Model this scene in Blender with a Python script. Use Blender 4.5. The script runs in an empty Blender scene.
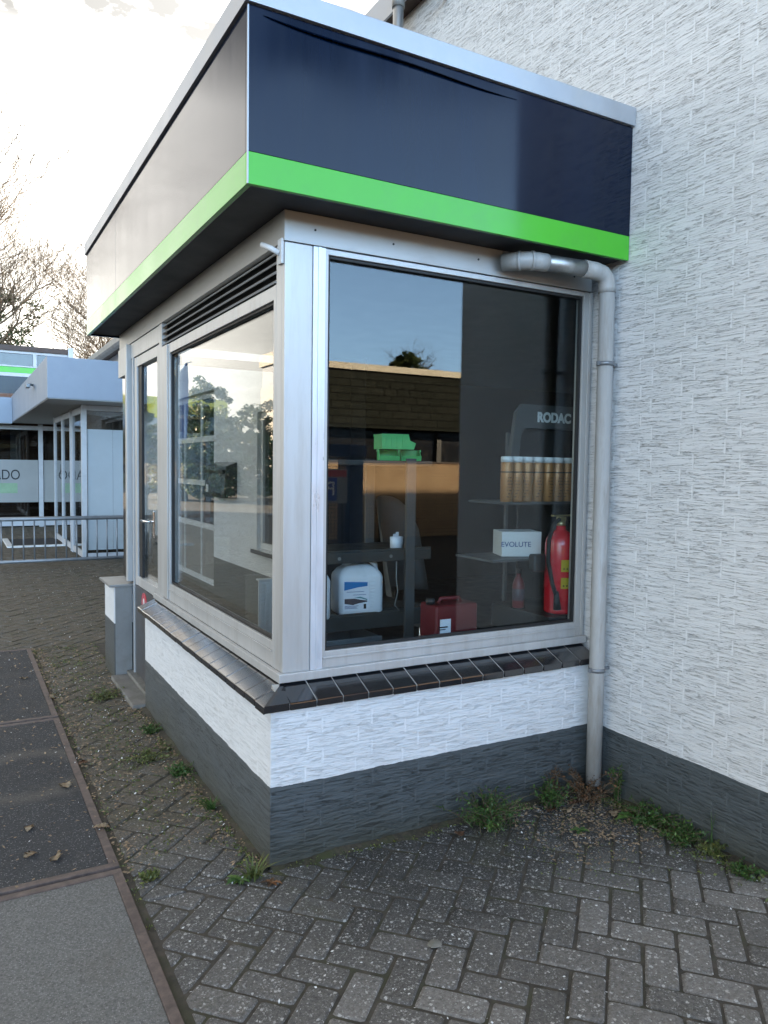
import bpy, bmesh, math, random
from mathutils import Vector, Matrix, noise as mnoise
random.seed(7)
R = math.radians
S = bpy.context.scene
COL = S.collection

# ------------------------------------------------------------------ camera
def set_camera():
    yaw, pitch, roll = R(-29.3934), R(-3.3182), R(0.7925)
    fw = Vector((-math.sin(yaw)*math.cos(pitch), math.cos(yaw)*math.cos(pitch), math.sin(pitch)))
    rt = Vector((math.cos(yaw), math.sin(yaw), 0)); up = rt.cross(fw)
    rt2 = rt*math.cos(roll) + up*math.sin(roll); up2 = -rt*math.sin(roll) + up*math.cos(roll)
    cd = bpy.data.cameras.new('camera'); cd.sensor_fit = 'HORIZONTAL'; cd.sensor_width = 36
    cd.lens = 36*762.94/768; cd.clip_start = .05; cd.clip_end = 2000
    o = bpy.data.objects.new('camera', cd); COL.objects.link(o)
    m = Matrix((rt2, up2, -fw)).transposed().to_4x4(); m.translation = (-1.0352, -2.6939, 1.55)
    o.matrix_world = m; S.camera = o
set_camera()

# ------------------------------------------------------------------ light
SUN_EL, SUN_AZ = 13.5, 45.0       # azimuth clockwise from +Y
SKY_K = .10
S.view_settings.view_transform = 'Standard'; S.view_settings.look = 'None'
S.view_settings.gamma = 1; S.view_settings.exposure = 2.94
S.view_settings.use_curve_mapping = False

def nd(nt, typ, **kw):
    n = nt.nodes.new(typ)
    for k, v in kw.items():
        if k == 'ins':
            for i, x in v.items(): n.inputs[i].default_value = x
        else: setattr(n, k, v)
    return n
def lk(nt, a, b): nt.links.new(a, b)
def math_n(nt, op, a, b=None, c=None, clamp=False):
    n = nt.nodes.new('ShaderNodeMath'); n.operation = op; n.use_clamp = clamp
    for i, x in enumerate((a, b, c)):
        if x is None: continue
        if isinstance(x, (int, float)): n.inputs[i].default_value = x
        else: nt.links.new(x, n.inputs[i])
    return n.outputs[0]
def ramp(nt, fac, stops, interp='LINEAR'):
    n = nt.nodes.new('ShaderNodeValToRGB'); n.color_ramp.interpolation = interp
    e = n.color_ramp.elements
    while len(e) > len(stops): e.remove(e[-1])
    while len(e) < len(stops): e.new(.5)
    for el, (p, c) in zip(e, stops):
        el.position = p
        el.color = (c, c, c, 1) if isinstance(c, (int, float)) else (*c, 1)
    nt.links.new(fac, n.inputs[0]); return n.outputs[0]
def mixc(nt, fac, a, b, typ='MIX'):
    n = nt.nodes.new('ShaderNodeMix'); n.data_type = 'RGBA'; n.blend_type = typ
    for s, x in ((0, fac), (6, a), (7, b)):
        if isinstance(x, (int, float)): n.inputs[s].default_value = x
        elif isinstance(x, tuple): n.inputs[s].default_value = (*x, 1) if len(x) == 3 else x
        else: nt.links.new(x, n.inputs[s])
    return n.outputs[2]

def make_world():
    w = bpy.data.worlds.new('World'); S.world = w; w.use_nodes = True
    nt = w.node_tree; nt.nodes.clear()
    out = nd(nt, 'ShaderNodeOutputWorld'); bg = nd(nt, 'ShaderNodeBackground')
    sky = nd(nt, 'ShaderNodeTexSky'); sky.sky_type = 'NISHITA'; sky.sun_disc = False
    sky.sun_elevation = R(SUN_EL); sky.sun_rotation = R(SUN_AZ)
    sky.air_density = 1.0; sky.dust_density = 1.6; sky.ozone_density = 1.5
    tc = nd(nt, 'ShaderNodeTexCoord')
    sep = nd(nt, 'ShaderNodeSeparateXYZ'); lk(nt, tc.outputs['Generated'], sep.inputs[0])
    z = math_n(nt, 'MAXIMUM', sep.outputs[2], .0)
    zz = math_n(nt, 'ADD', z, .12)
    px = math_n(nt, 'DIVIDE', sep.outputs[0], zz); py = math_n(nt, 'DIVIDE', sep.outputs[1], zz)
    cmb = nd(nt, 'ShaderNodeCombineXYZ'); lk(nt, px, cmb.inputs[0]); lk(nt, py, cmb.inputs[1])
    n1 = nd(nt, 'ShaderNodeTexNoise', ins={'Scale': 1.1, 'Detail': 9, 'Roughness': .58, 'Distortion': .4})
    lk(nt, cmb.outputs[0], n1.inputs['Vector'])
    n2 = nd(nt, 'ShaderNodeTexNoise', ins={'Scale': .33, 'Detail': 3, 'Roughness': .5})
    mp = nd(nt, 'ShaderNodeMapping'); mp.inputs['Location'].default_value = (3.1, 1.7, 0)
    lk(nt, cmb.outputs[0], mp.inputs[0]); lk(nt, mp.outputs[0], n2.inputs['Vector'])
    # more cloud towards +y / -x, clear blue towards -y
    bias = math_n(nt, 'MULTIPLY', sep.outputs[1], .42)
    bias2 = math_n(nt, 'MULTIPLY', sep.outputs[0], -.10)
    cov = math_n(nt, 'ADD', math_n(nt, 'ADD', n1.outputs[0], bias), math_n(nt, 'ADD', bias2, math_n(nt, 'MULTIPLY', math_n(nt, 'SUBTRACT', n2.outputs[0], .5), .5)))
    mask = ramp(nt, cov, [(.42, 0.03), (.56, .55), (.72, .95)])
    # cloud brightness: brighter towards the sun
    sd = Vector((math.sin(R(SUN_AZ))*math.cos(R(SUN_EL)), math.cos(R(SUN_AZ))*math.cos(R(SUN_EL)), math.sin(R(SUN_EL))))
    dt = nd(nt, 'ShaderNodeVectorMath', operation='DOT_PRODUCT'); dt.inputs[1].default_value = sd
    lk(nt, tc.outputs['Generated'], dt.inputs[0])
    glow = math_n(nt, 'POWER', math_n(nt, 'MAXIMUM', dt.outputs['Value'], 0), 3.0)
    br = math_n(nt, 'ADD', math_n(nt, 'MULTIPLY', glow, 6.5), math_n(nt, 'ADD', 2.3, math_n(nt, 'MULTIPLY', math_n(nt, 'SUBTRACT', n1.outputs[0], .5), -3.2)))
    hi = ramp(nt, sep.outputs[2], [(.405, 0.0), (.46, 1.0)])
    n3 = nd(nt, 'ShaderNodeTexNoise', ins={'Scale': 3.4, 'Detail': 7, 'Roughness': .62}); lk(nt, cmb.outputs[0], n3.inputs['Vector'])
    patch = ramp(nt, n3.outputs[0], [(.44, 1.0), (.56, 0.0)])
    low = ramp(nt, sep.outputs[2], [(.02, (1.05, 1.0, .88)), (.28, (1.04, 1.0, .93)), (.6, (1.0, .985, .95))])
    cm = nd(nt, 'ShaderNodeVectorMath', operation='SCALE'); lk(nt, low, cm.inputs[0]); lk(nt, br, cm.inputs['Scale'])
    # daylight balance: part of the blue cast of the shade is taken out; the clear side away from the sun is brighter
    bw = nd(nt, 'ShaderNodeRGBToBW'); lk(nt, sky.outputs[0], bw.inputs[0])
    skyn = mixc(nt, 1.0, mixc(nt, .66, sky.outputs[0], bw.outputs[0]), (1.15, 1.0, .815), 'MULTIPLY')
    lowz = ramp(nt, sep.outputs[2], [(.28, 1.0), (.36, .8), (.56, .6), (.75, 0.0)])
    awf = math_n(nt, 'MULTIPLY', ramp(nt, math_n(nt, 'MULTIPLY', sep.outputs[1], -1.0), [(.35, 0.0), (.80, 1.0)]), lowz)
    away = mixc(nt, awf, (1.0, 1.0, 1.0), (1.65, 2.75, 4.6))
    skyc = mixc(nt, 1.0, skyn, away, 'MULTIPLY')
    col = mixc(nt, mask, skyc, cm.outputs[0])
    gap = math_n(nt, 'SUBTRACT', 1.0, math_n(nt, 'MULTIPLY', math_n(nt, 'MULTIPLY', hi, patch), .80))
    gs = nd(nt, 'ShaderNodeVectorMath', operation='SCALE'); lk(nt, col, gs.inputs[0]); lk(nt, gap, gs.inputs['Scale']); col = gs.outputs[0]
    lk(nt, col, bg.inputs[0]); bg.inputs[1].default_value = SKY_K
    lk(nt, bg.outputs[0], out.inputs[0])
make_world()

def make_sun():
    l = bpy.data.lights.new('sun', 'SUN'); l.energy = 5.0; l.angle = R(.6); l.color = (1, .80, .56)
    o = bpy.data.objects.new('sun', l); COL.objects.link(o)
    az, el = R(SUN_AZ), R(SUN_EL)
    d = Vector((math.sin(az)*math.cos(el), math.cos(az)*math.cos(el), math.sin(el)))
    o.rotation_euler = (-d).to_track_quat('-Z', 'Y').to_euler()
    o.location = d*60
make_sun()
try:
    c = S.cycles
    c.max_bounces = 12; c.transparent_max_bounces = 24; c.glossy_bounces = 5; c.diffuse_bounces = 4
    c.use_denoising = True; c.caustics_reflective = False
except Exception: pass

# ------------------------------------------------------------------ materials
MATS = {}
def new_mat(name):
    m = bpy.data.materials.new(name); m.use_nodes = True
    nt = m.node_tree; b = nt.nodes['Principled BSDF']
    MATS[name] = m
    return m, nt, b
def mat(name, col, rough=.6, metal=0, var=.15, scale=6, bump=0, bscale=80, bdist=.002, spec=.5, coat=0,
        stretch=(1, 1, 1), dirt=None, dscale=3, damt=.5, rvar=.1, coat_rough=.05):
    m, nt, b = new_mat(name)
    tc = nd(nt, 'ShaderNodeTexCoord'); mp = nd(nt, 'ShaderNodeMapping'); mp.inputs['Scale'].default_value = stretch
    lk(nt, tc.outputs['Object'], mp.inputs[0])
    n = nd(nt, 'ShaderNodeTexNoise', ins={'Scale': scale, 'Detail': 6, 'Roughness': .6}); lk(nt, mp.outputs[0], n.inputs['Vector'])
    lo = tuple(max(0, x*(1-var)) for x in col); hi = tuple(min(1, x*(1+var)) for x in col)
    c = ramp(nt, n.outputs[0], [(.3, lo), (.7, hi)])
    if dirt:
        n2 = nd(nt, 'ShaderNodeTexNoise', ins={'Scale': dscale, 'Detail': 8, 'Roughness': .7}); lk(nt, mp.outputs[0], n2.inputs['Vector'])
        f = ramp(nt, n2.outputs[0], [(.48, 0.0), (.68, damt)])
        c = mixc(nt, f, c, dirt)
    lk(nt, c, b.inputs['Base Color'])
    b.inputs['Metallic'].default_value = metal; b.inputs['Specular IOR Level'].default_value = spec
    if coat: b.inputs['Coat Weight'].default_value = coat; b.inputs['Coat Roughness'].default_value = coat_rough
    if rvar:
        r = ramp(nt, n.outputs[0], [(.3, max(0, rough-rvar)), (.7, min(1, rough+rvar))]); lk(nt, r, b.inputs['Roughness'])
    else: b.inputs['Roughness'].default_value = rough
    if bump:
        n3 = nd(nt, 'ShaderNodeTexNoise', ins={'Scale': bscale, 'Detail': 5, 'Roughness': .65}); lk(nt, mp.outputs[0], n3.inputs['Vector'])
        bp = nd(nt, 'ShaderNodeBump', ins={'Strength': bump, 'Distance': bdist}); lk(nt, n3.outputs[0], bp.inputs['Height']); lk(nt, bp.outputs[0], b.inputs['Normal'])
    return m

def glass_mat(name, tint=(1, 1, 1), extra=0.0, rough=0.0):
    """thin pane: each face mirrors by its Fresnel share and lets the rest through"""
    m = bpy.data.materials.new(name); m.use_nodes = True; nt = m.node_tree; nt.nodes.clear()
    out = nd(nt, 'ShaderNodeOutputMaterial'); mx = nd(nt, 'ShaderNodeMixShader')
    tr = nd(nt, 'ShaderNodeBsdfTransparent'); tr.inputs[0].default_value = (*tint, 1)
    gl = nd(nt, 'ShaderNodeBsdfGlossy'); gl.inputs['Roughness'].default_value = rough; gl.inputs['Color'].default_value = (1, 1, 1, 1)
    geo = nd(nt, 'ShaderNodeNewGeometry')
    d = nd(nt, 'ShaderNodeVectorMath', operation='DOT_PRODUCT'); lk(nt, geo.outputs['Incoming'], d.inputs[0]); lk(nt, geo.outputs['Normal'], d.inputs[1])
    c = math_n(nt, 'ABSOLUTE', d.outputs['Value'])
    p = math_n(nt, 'POWER', math_n(nt, 'SUBTRACT', 1.0, c), 5.0)
    f = math_n(nt, 'ADD', math_n(nt, 'MULTIPLY', p, .95), .045+extra, clamp=True)
    lk(nt, f, mx.inputs[0]); lk(nt, tr.outputs[0], mx.inputs[1]); lk(nt, gl.outputs[0], mx.inputs[2])
    lk(nt, mx.outputs[0], out.inputs[0]); MATS[name] = m
    return m

def rough_brick(name, base, crease, dirt, dirt_amt, bump=.9, cw=11, foot_paint=None):
    """painted bark-faced brick: courses of 215 x 62 mm, long horizontal creases, smooth filled joints"""
    m, nt, b = new_mat(name)
    geo = nd(nt, 'ShaderNodeNewGeometry')
    sp = nd(nt, 'ShaderNodeSeparateXYZ'); lk(nt, geo.outputs['Position'], sp.inputs[0])
    sn = nd(nt, 'ShaderNodeSeparateXYZ'); lk(nt, geo.outputs['True Normal'], sn.inputs[0])
    ax = math_n(nt, 'ABSOLUTE', sn.outputs[0]); ay = math_n(nt, 'ABSOLUTE', sn.outputs[1])
    u = math_n(nt, 'ADD', math_n(nt, 'MULTIPLY', sp.outputs[1], ax), math_n(nt, 'MULTIPLY', sp.outputs[0], ay))
    uv = nd(nt, 'ShaderNodeCombineXYZ'); lk(nt, u, uv.inputs[0]); lk(nt, sp.outputs[2], uv.inputs[1])
    row = math_n(nt, 'FLOOR', math_n(nt, 'DIVIDE', sp.outputs[2], .0625))
    off = math_n(nt, 'MULTIPLY', math_n(nt, 'FRACT', math_n(nt, 'MULTIPLY', math_n(nt, 'SINE', math_n(nt, 'MULTIPLY', row, 12.9898)), 437.5)), .10)
    uu = math_n(nt, 'ADD', math_n(nt, 'DIVIDE', u, .222), math_n(nt, 'ADD', off, math_n(nt, 'MULTIPLY', math_n(nt, 'MODULO', row, 2.0), .30)))
    fr = math_n(nt, 'FRACT', uu)
    wn = nd(nt, 'ShaderNodeTexWhiteNoise', noise_dimensions='2D'); wc = nd(nt, 'ShaderNodeCombineXYZ'); lk(nt, math_n(nt, 'FLOOR', uu), wc.inputs[0]); lk(nt, row, wc.inputs[1]); lk(nt, wc.outputs[0], wn.inputs['Vector'])
    rnd = math_n(nt, 'MULTIPLY', wn.outputs['Value'], 9.0)
    joint = ramp(nt, fr, [(.0, .5), (.03, 1.0), (.05, 0.0)])
    fz = math_n(nt, 'FRACT', math_n(nt, 'DIVIDE', sp.outputs[2], .0625))
    bed = ramp(nt, fz, [(0.0, 1.0), (.07, 0.0)])
    # creases
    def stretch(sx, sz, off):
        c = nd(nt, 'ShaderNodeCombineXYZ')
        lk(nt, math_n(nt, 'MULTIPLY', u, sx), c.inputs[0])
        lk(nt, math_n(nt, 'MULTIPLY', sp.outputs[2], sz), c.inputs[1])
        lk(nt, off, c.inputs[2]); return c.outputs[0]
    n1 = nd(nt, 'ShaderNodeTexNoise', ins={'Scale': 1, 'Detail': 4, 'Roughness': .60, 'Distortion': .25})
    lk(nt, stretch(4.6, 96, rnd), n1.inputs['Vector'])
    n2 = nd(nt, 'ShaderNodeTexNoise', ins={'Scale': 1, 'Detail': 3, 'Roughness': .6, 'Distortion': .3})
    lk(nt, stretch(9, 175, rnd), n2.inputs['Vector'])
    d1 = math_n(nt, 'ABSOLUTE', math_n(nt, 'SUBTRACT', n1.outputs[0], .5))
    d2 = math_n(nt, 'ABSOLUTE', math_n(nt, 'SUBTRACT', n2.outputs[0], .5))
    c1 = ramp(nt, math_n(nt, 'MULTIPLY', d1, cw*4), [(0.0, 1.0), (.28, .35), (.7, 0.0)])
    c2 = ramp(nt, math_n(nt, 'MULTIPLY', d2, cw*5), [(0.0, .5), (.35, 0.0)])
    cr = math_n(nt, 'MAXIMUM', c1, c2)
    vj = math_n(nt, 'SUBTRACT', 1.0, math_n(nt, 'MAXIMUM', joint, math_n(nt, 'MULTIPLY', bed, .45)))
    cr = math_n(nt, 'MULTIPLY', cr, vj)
    big = nd(nt, 'ShaderNodeTexNoise', ins={'Scale': 1.3, 'Detail': 5, 'Roughness': .65}); lk(nt, geo.outputs['Position'], big.inputs['Vector'])
    hz = ramp(nt, math_n(nt, 'DIVIDE', sp.outputs[2], 5), [(.25, .35), (.75, 1.0)])
    w = math_n(nt, 'MULTIPLY', ramp(nt, big.outputs[0], [(.38, .30), (.66, 1.0)]), hz)
    base_c = mixc(nt, ramp(nt, big.outputs[0], [(.35, 0.0), (.75, .35)]), base, tuple(x*.90 for x in base))
    base_c = mixc(nt, math_n(nt, 'MULTIPLY', wn.outputs['Value'], .12), base_c, tuple(x*.72 for x in base))
    base_c = mixc(nt, math_n(nt, 'MULTIPLY', joint, .6), base_c, tuple(min(1, x*1.06) for x in base))
    base_c = mixc(nt, math_n(nt, 'MULTIPLY', cr, .8), base_c, crease)  # groove shade put into the colour, along with grime in the creases
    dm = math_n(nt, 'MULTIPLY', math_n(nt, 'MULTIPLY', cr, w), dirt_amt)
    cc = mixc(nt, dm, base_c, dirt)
    if foot_paint:   # hand painted edge of the grey foot, a little wavy
        en = nd(nt, 'ShaderNodeTexNoise', ins={'Scale': 9, 'Detail': 4}); lk(nt, geo.outputs['Position'], en.inputs['Vector'])
        ez = math_n(nt, 'ADD', sp.outputs[2], math_n(nt, 'ADD', math_n(nt, 'MULTIPLY', math_n(nt, 'SUBTRACT', en.outputs[0], .5), .014), math_n(nt, 'MULTIPLY', math_n(nt, 'SUBTRACT', n1.outputs[0], .5), .012)))
        cc = mixc(nt, math_n(nt, 'LESS_THAN', ez, .317), cc, mixc(nt, math_n(nt, 'MULTIPLY', cr, .8), (.086, .100, .106), (.050, .058, .061)))
    # rain splash and algae at the foot of the wall
    foot = ramp(nt, math_n(nt, 'ADD', sp.outputs[2], math_n(nt, 'MULTIPLY', math_n(nt, 'SUBTRACT', big.outputs[0], .5), .45)), [(.0, .75), (.06, .45), (.19, 0.0)])
    cc = mixc(nt, foot, cc, (.06, .062, .045))
    lk(nt, cc, b.inputs['Base Color']); b.inputs['Roughness'].default_value = .55
    h = math_n(nt, 'SUBTRACT', math_n(nt, 'ADD', math_n(nt, 'MULTIPLY', n1.outputs[0], .55), math_n(nt, 'MULTIPLY', n2.outputs[0], .25)), math_n(nt, 'MULTIPLY', cr, .55))
    h = math_n(nt, 'SUBTRACT', h, math_n(nt, 'MULTIPLY', math_n(nt, 'MAXIMUM', joint, math_n(nt, 'MULTIPLY', bed, .7)), .16))
    bp = nd(nt, 'ShaderNodeBump', ins={'Strength': bump, 'Distance': .010}); lk(nt, h, bp.inputs['Height']); lk(nt, bp.outputs[0], b.inputs['Normal'])
    return m

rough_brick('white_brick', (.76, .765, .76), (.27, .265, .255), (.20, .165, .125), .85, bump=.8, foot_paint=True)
rough_brick('grey_brick', (.086, .100, .106), (.050, .058, .061), (.045, .042, .035), .4, bump=1.0)
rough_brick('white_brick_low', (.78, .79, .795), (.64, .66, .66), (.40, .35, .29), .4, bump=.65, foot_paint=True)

def paver_mat(name, base):
    m, nt, b = new_mat(name)
    geo = nd(nt, 'ShaderNodeNewGeometry'); at = nd(nt, 'ShaderNodeAttribute', attribute_name='tone')
    P = geo.outputs['Position']
    sp = nd(nt, 'ShaderNodeSeparateXYZ'); lk(nt, P, sp.inputs[0])
    def noise(scale, detail=6, rough=.7, loc=(0, 0, 0)):
        mp = nd(nt, 'ShaderNodeMapping'); mp.inputs['Location'].default_value = loc; lk(nt, P, mp.inputs[0])
        n = nd(nt, 'ShaderNodeTexNoise', ins={'Scale': scale, 'Detail': detail, 'Roughness': rough}); lk(nt, mp.outputs[0], n.inputs['Vector']); return n.outputs[0]
    wob = nd(nt, 'ShaderNodeTexNoise', ins={'Scale': 190, 'Detail': 3}); lk(nt, P, wob.inputs['Vector'])
    wv = nd(nt, 'ShaderNodeVectorMath', operation='MULTIPLY_ADD'); lk(nt, wob.outputs['Color'], wv.inputs[0]); wv.inputs[1].default_value = (.013, .013, .013); lk(nt, P, wv.inputs[2])
    fine = noise(75, 6, .78); mid = noise(11, 6, .7); big = noise(1.6, 6, .65); big3 = noise(3.1, 7, .7, (4, 2, 8))
    c0 = ramp(nt, fine, [(.3, tuple(x*.5 for x in base)), (.7, tuple(x*1.55 for x in base))])
    tone = math_n(nt, 'ADD', .72, math_n(nt, 'MULTIPLY', at.outputs['Fac'], .56))
    sc = nd(nt, 'ShaderNodeVectorMath', operation='SCALE'); lk(nt, c0, sc.inputs[0]); lk(nt, tone, sc.inputs['Scale'])
    cc = sc.outputs[0]
    # worn top layer: pale chips of the aggregate show in patches
    wear = math_n(nt, 'ADD', math_n(nt, 'MULTIPLY', big3, .55), math_n(nt, 'MULTIPLY', mid, .5))
    allchip = None
    for scale, lo, hi, size, amt, col in ((80, .93, .70, .38, .9, (.50, .48, .45)), (150, .90, .54, .44, .75, (.36, .35, .33)), (300, .86, .52, .48, .55, (.27, .26, .245))):
        v = nd(nt, 'ShaderNodeTexVoronoi', ins={'Scale': scale}); lk(nt, wv.outputs[0], v.inputs['Vector'])
        cs = nd(nt, 'ShaderNodeSeparateColor'); lk(nt, v.outputs['Color'], cs.inputs[0])
        thr = ramp(nt, wear, [(.36, lo), (.58, hi)])
        sz = math_n(nt, 'MULTIPLY', cs.outputs[1], size*1.35)
        ch = math_n(nt, 'MULTIPLY', math_n(nt, 'GREATER_THAN', cs.outputs[0], thr), math_n(nt, 'LESS_THAN', v.outputs['Distance'], sz))
        cc = mixc(nt, math_n(nt, 'MULTIPLY', ch, amt), cc, col)
        allchip = ch if allchip is None else math_n(nt, 'MAXIMUM', allchip, ch)
    # blackish tone on the bricks before the walls, pale chips mostly spared
    near_wall = math_n(nt, 'MULTIPLY', ramp(nt, math_n(nt, 'ADD', sp.outputs[1], math_n(nt, 'MULTIPLY', big, .5)), [(-.0, .0), (.001, .0)]), 1.0) if False else None
    ny = math_n(nt, 'ADD', math_n(nt, 'ADD', sp.outputs[1], .95), math_n(nt, 'MULTIPLY', math_n(nt, 'SUBTRACT', big3, .5), .9))
    wall_dark = math_n(nt, 'MULTIPLY', ramp(nt, ny, [(.12, 0.0), (.50, .72)]), ramp(nt, math_n(nt, 'ADD', sp.outputs[0], .4), [(.15, .45), (.75, 1.0)]))
    wall_dark = math_n(nt, 'MULTIPLY', wall_dark, math_n(nt, 'SUBTRACT', 1.0, math_n(nt, 'MULTIPLY', allchip, .75)))
    cc = mixc(nt, wall_dark, cc, (.026, .026, .024))
    # soil, moss and litter lying on the strip beside the slabs and in the yard
    strip = ramp(nt, math_n(nt, 'ADD', sp.outputs[1], math_n(nt, 'MULTIPLY', sp.outputs[0], -.8)), [(0.0, 0.0), (.001, 0.0)]) if False else None
    sy = math_n(nt, 'MULTIPLY', ramp(nt, math_n(nt, 'MULTIPLY', sp.outputs[1], .25), [(.02, 0.0), (.18, 1.0)]), 1.0)
    soil_n = math_n(nt, 'ADD', math_n(nt, 'MULTIPLY', mid, .55), math_n(nt, 'MULTIPLY', noise(36, 6, .75, (1, 7, 3)), .45))
    soil = math_n(nt, 'MULTIPLY', ramp(nt, soil_n, [(.39, 0.0), (.52, .95)]), sy)
    soilc = mixc(nt, ramp(nt, noise(5, 6, .7, (9, 1, 2)), [(.42, 0.0), (.62, 1.0)]), (.175, .145, .108), (.125, .112, .076))
    soilc = mixc(nt, ramp(nt, fine, [(.35, .55), (.6, 0.0)]), soilc, (.030, .026, .018))
    cc = mixc(nt, soil, cc, soilc)
    moss = ramp(nt, math_n(nt, 'ADD', math_n(nt, 'MULTIPLY', big, .6), math_n(nt, 'MULTIPLY', mid, .4)), [(.54, 0.0), (.66, .5)])
    cc = mixc(nt, moss, cc, (.060, .058, .026))
    lk(nt, cc, b.inputs['Base Color']); b.inputs['Roughness'].default_value = .88; b.inputs['Specular IOR Level'].default_value = .25
    h = math_n(nt, 'ADD', fine, math_n(nt, 'ADD', math_n(nt, 'MULTIPLY', mid, 1.2), math_n(nt, 'MULTIPLY', soil, .5)))
    bp = nd(nt, 'ShaderNodeBump', ins={'Strength': .8, 'Distance': .006}); lk(nt, h, bp.inputs['Height']); lk(nt, bp.outputs[0], b.inputs['Normal'])
    return m
paver_mat('paver', (.152, .141, .128))

def slab_mat(name, base, speck, big_dark):
    m, nt, b = new_mat(name)
    geo = nd(nt, 'ShaderNodeNewGeometry')
    v = nd(nt, 'ShaderNodeTexVoronoi', ins={'Scale': 190}); lk(nt, geo.outputs['Position'], v.inputs['Vector'])
    n = nd(nt, 'ShaderNodeTexNoise', ins={'Scale': 140, 'Detail': 4, 'Roughness': .8}); lk(nt, geo.outputs['Position'], n.inputs['Vector'])
    big = nd(nt, 'ShaderNodeTexNoise', ins={'Scale': 2.3, 'Detail': 6, 'Roughness': .65}); lk(nt, geo.outputs['Position'], big.inputs['Vector'])
    c = ramp(nt, n.outputs[0], [(.3, tuple(x*.5 for x in base)), (.7, tuple(x*1.6 for x in base))])
    cs = nd(nt, 'ShaderNodeSeparateColor'); lk(nt, v.outputs['Color'], cs.inputs[0])
    ch = math_n(nt, 'MULTIPLY', math_n(nt, 'GREATER_THAN', cs.outputs[0], speck), math_n(nt, 'LESS_THAN', v.outputs['Distance'], .45))
    c = mixc(nt, math_n(nt, 'MULTIPLY', ch, .7), c, (.30, .29, .28))
    c = mixc(nt, ramp(nt, big.outputs[0], [(.4, 0.0), (.7, big_dark)]), c, (.03, .031, .034))
    d2 = nd(nt, 'ShaderNodeTexNoise', ins={'Scale': 3.5, 'Detail': 8, 'Roughness': .7}); 
    mp = nd(nt, 'ShaderNodeMapping'); mp.inputs['Location'].default_value = (5, 9, 2); lk(nt, geo.outputs['Position'], mp.inputs[0]); lk(nt, mp.outputs[0], d2.inputs['Vector'])
    c = mixc(nt, ramp(nt, d2.outputs[0], [(.52, 0.0), (.72, .35)]), c, (.13, .115, .095))
    if big_dark:     # dusty ring left by a tyre
        ds = nd(nt, 'ShaderNodeVectorMath', operation='DISTANCE'); ds.inputs[1].default_value = (-.74, 1.40, 0); lk(nt, geo.outputs['Position'], ds.inputs[0])
        rg = math_n(nt, 'ABSOLUTE', math_n(nt, 'SUBTRACT', math_n(nt, 'ADD', ds.outputs['Value'], math_n(nt, 'MULTIPLY', d2.outputs[0], .10)), .34))
        rf = math_n(nt, 'MULTIPLY', ramp(nt, rg, [(.0, .75), (.035, .5), (.09, 0.0)]), ramp(nt, n.outputs[0], [(.35, .3), (.6, 1.0)]))
        c = mixc(nt, rf, c, (.145, .13, .11))
    lk(nt, c, b.inputs['Base Color']); b.inputs['Roughness'].default_value = .9; b.inputs['Specular IOR Level'].default_value = .25
    bp = nd(nt, 'ShaderNodeBump', ins={'Strength': .6, 'Distance': .003}); lk(nt, n.outputs[0], bp.inputs['Height']); lk(nt, bp.outputs[0], b.inputs['Normal'])
    return m
slab_mat('slab_dark', (.056, .056, .057), .88, .35)
slab_mat('slab_grey', (.150, .147, .138), .80, 0.0)

mat('joint_soil', (.060, .050, .038), .95, var=.5, scale=18, bump=.8, bscale=120, dirt=(.05, .055, .02), dscale=5, damt=.7)
mat('asphalt', (.055, .054, .052), .9, var=.3, scale=40, bump=.6, bscale=200, spec=.3)
mat('rust', (.125, .092, .078), .75, var=.4, scale=30, bump=.4, bscale=150, dirt=(.07, .05, .045), dscale=9, damt=.8)
mat('alu', (.52, .52, .51), .48, .45, var=.06, scale=3, stretch=(6, 6, .6), dirt=(.42, .40, .37), dscale=4, damt=.55, rvar=.08)
mat('alu_beam', (.44, .44, .43), .5, .5, var=.08, scale=3, stretch=(1, 1, 3), dirt=(.34, .32, .30), dscale=3, damt=.5, rvar=.06)
mat('alu_bright', (.64, .66, .70), .35, .35, var=.08, scale=8, stretch=(3, 3, .6), bump=.08, bscale=40)
mat('alu_white', (.62, .62, .61), .5, 0, var=.06, scale=4, dirt=(.36, .33, .29), dscale=6, damt=.5)
mat('cap_alu', (.40, .415, .44), .45, .5, var=.08, scale=3, dirt=(.45, .44, .42), dscale=5, damt=.5)
mat('navy_gloss', (.0016, .0066, .0205), .10, 0, var=.15, scale=2, coat=0, rvar=.04, spec=.30, dirt=(.0055, .010, .020), dscale=3.5, damt=.5, stretch=(3, 3, .3))
mat('green_gloss', (.075, .42, .030), .2, 0, var=.06, scale=3, coat=0, rvar=.05, spec=.35, dirt=(.08, .32, .05), dscale=4, damt=.4)
mat('soffit', (.020, .021, .024), .65, 0, var=.15, scale=4)
mat('rubber', (.012, .012, .012), .6)
mat('black_metal', (.016, .017, .019), .45, 0, var=.2)
mat('tile_black', (.008, .009, .012), .16, 0, var=.25, scale=3, coat=1, rvar=.05, coat_rough=.12, dirt=(.014, .014, .016), dscale=12, damt=.2, spec=.6)
MATS['tile_black'].node_tree.nodes['Principled BSDF'].inputs['Coat IOR'].default_value = 1.65
mat('grout', (.40, .38, .34), .9, var=.25, scale=40)
mat('zinc', (.40, .40, .39), .42, .85, var=.1, scale=6, stretch=(4, 4, .5), dirt=(.27, .25, .22), dscale=5, damt=.7)
mat('pvc_grey', (.36, .355, .34), .45, 0, var=.08, scale=5, stretch=(4, 4, .6), dirt=(.23, .21, .18), dscale=5, damt=.7, bump=.05)
mat('galv', (.24, .255, .27), .5, .6, var=.15, scale=12)
mat('steel_grey', (.30, .30, .29), .5, .5, var=.12, scale=4, dirt=(.19, .18, .16), dscale=4, damt=.6)
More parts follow.
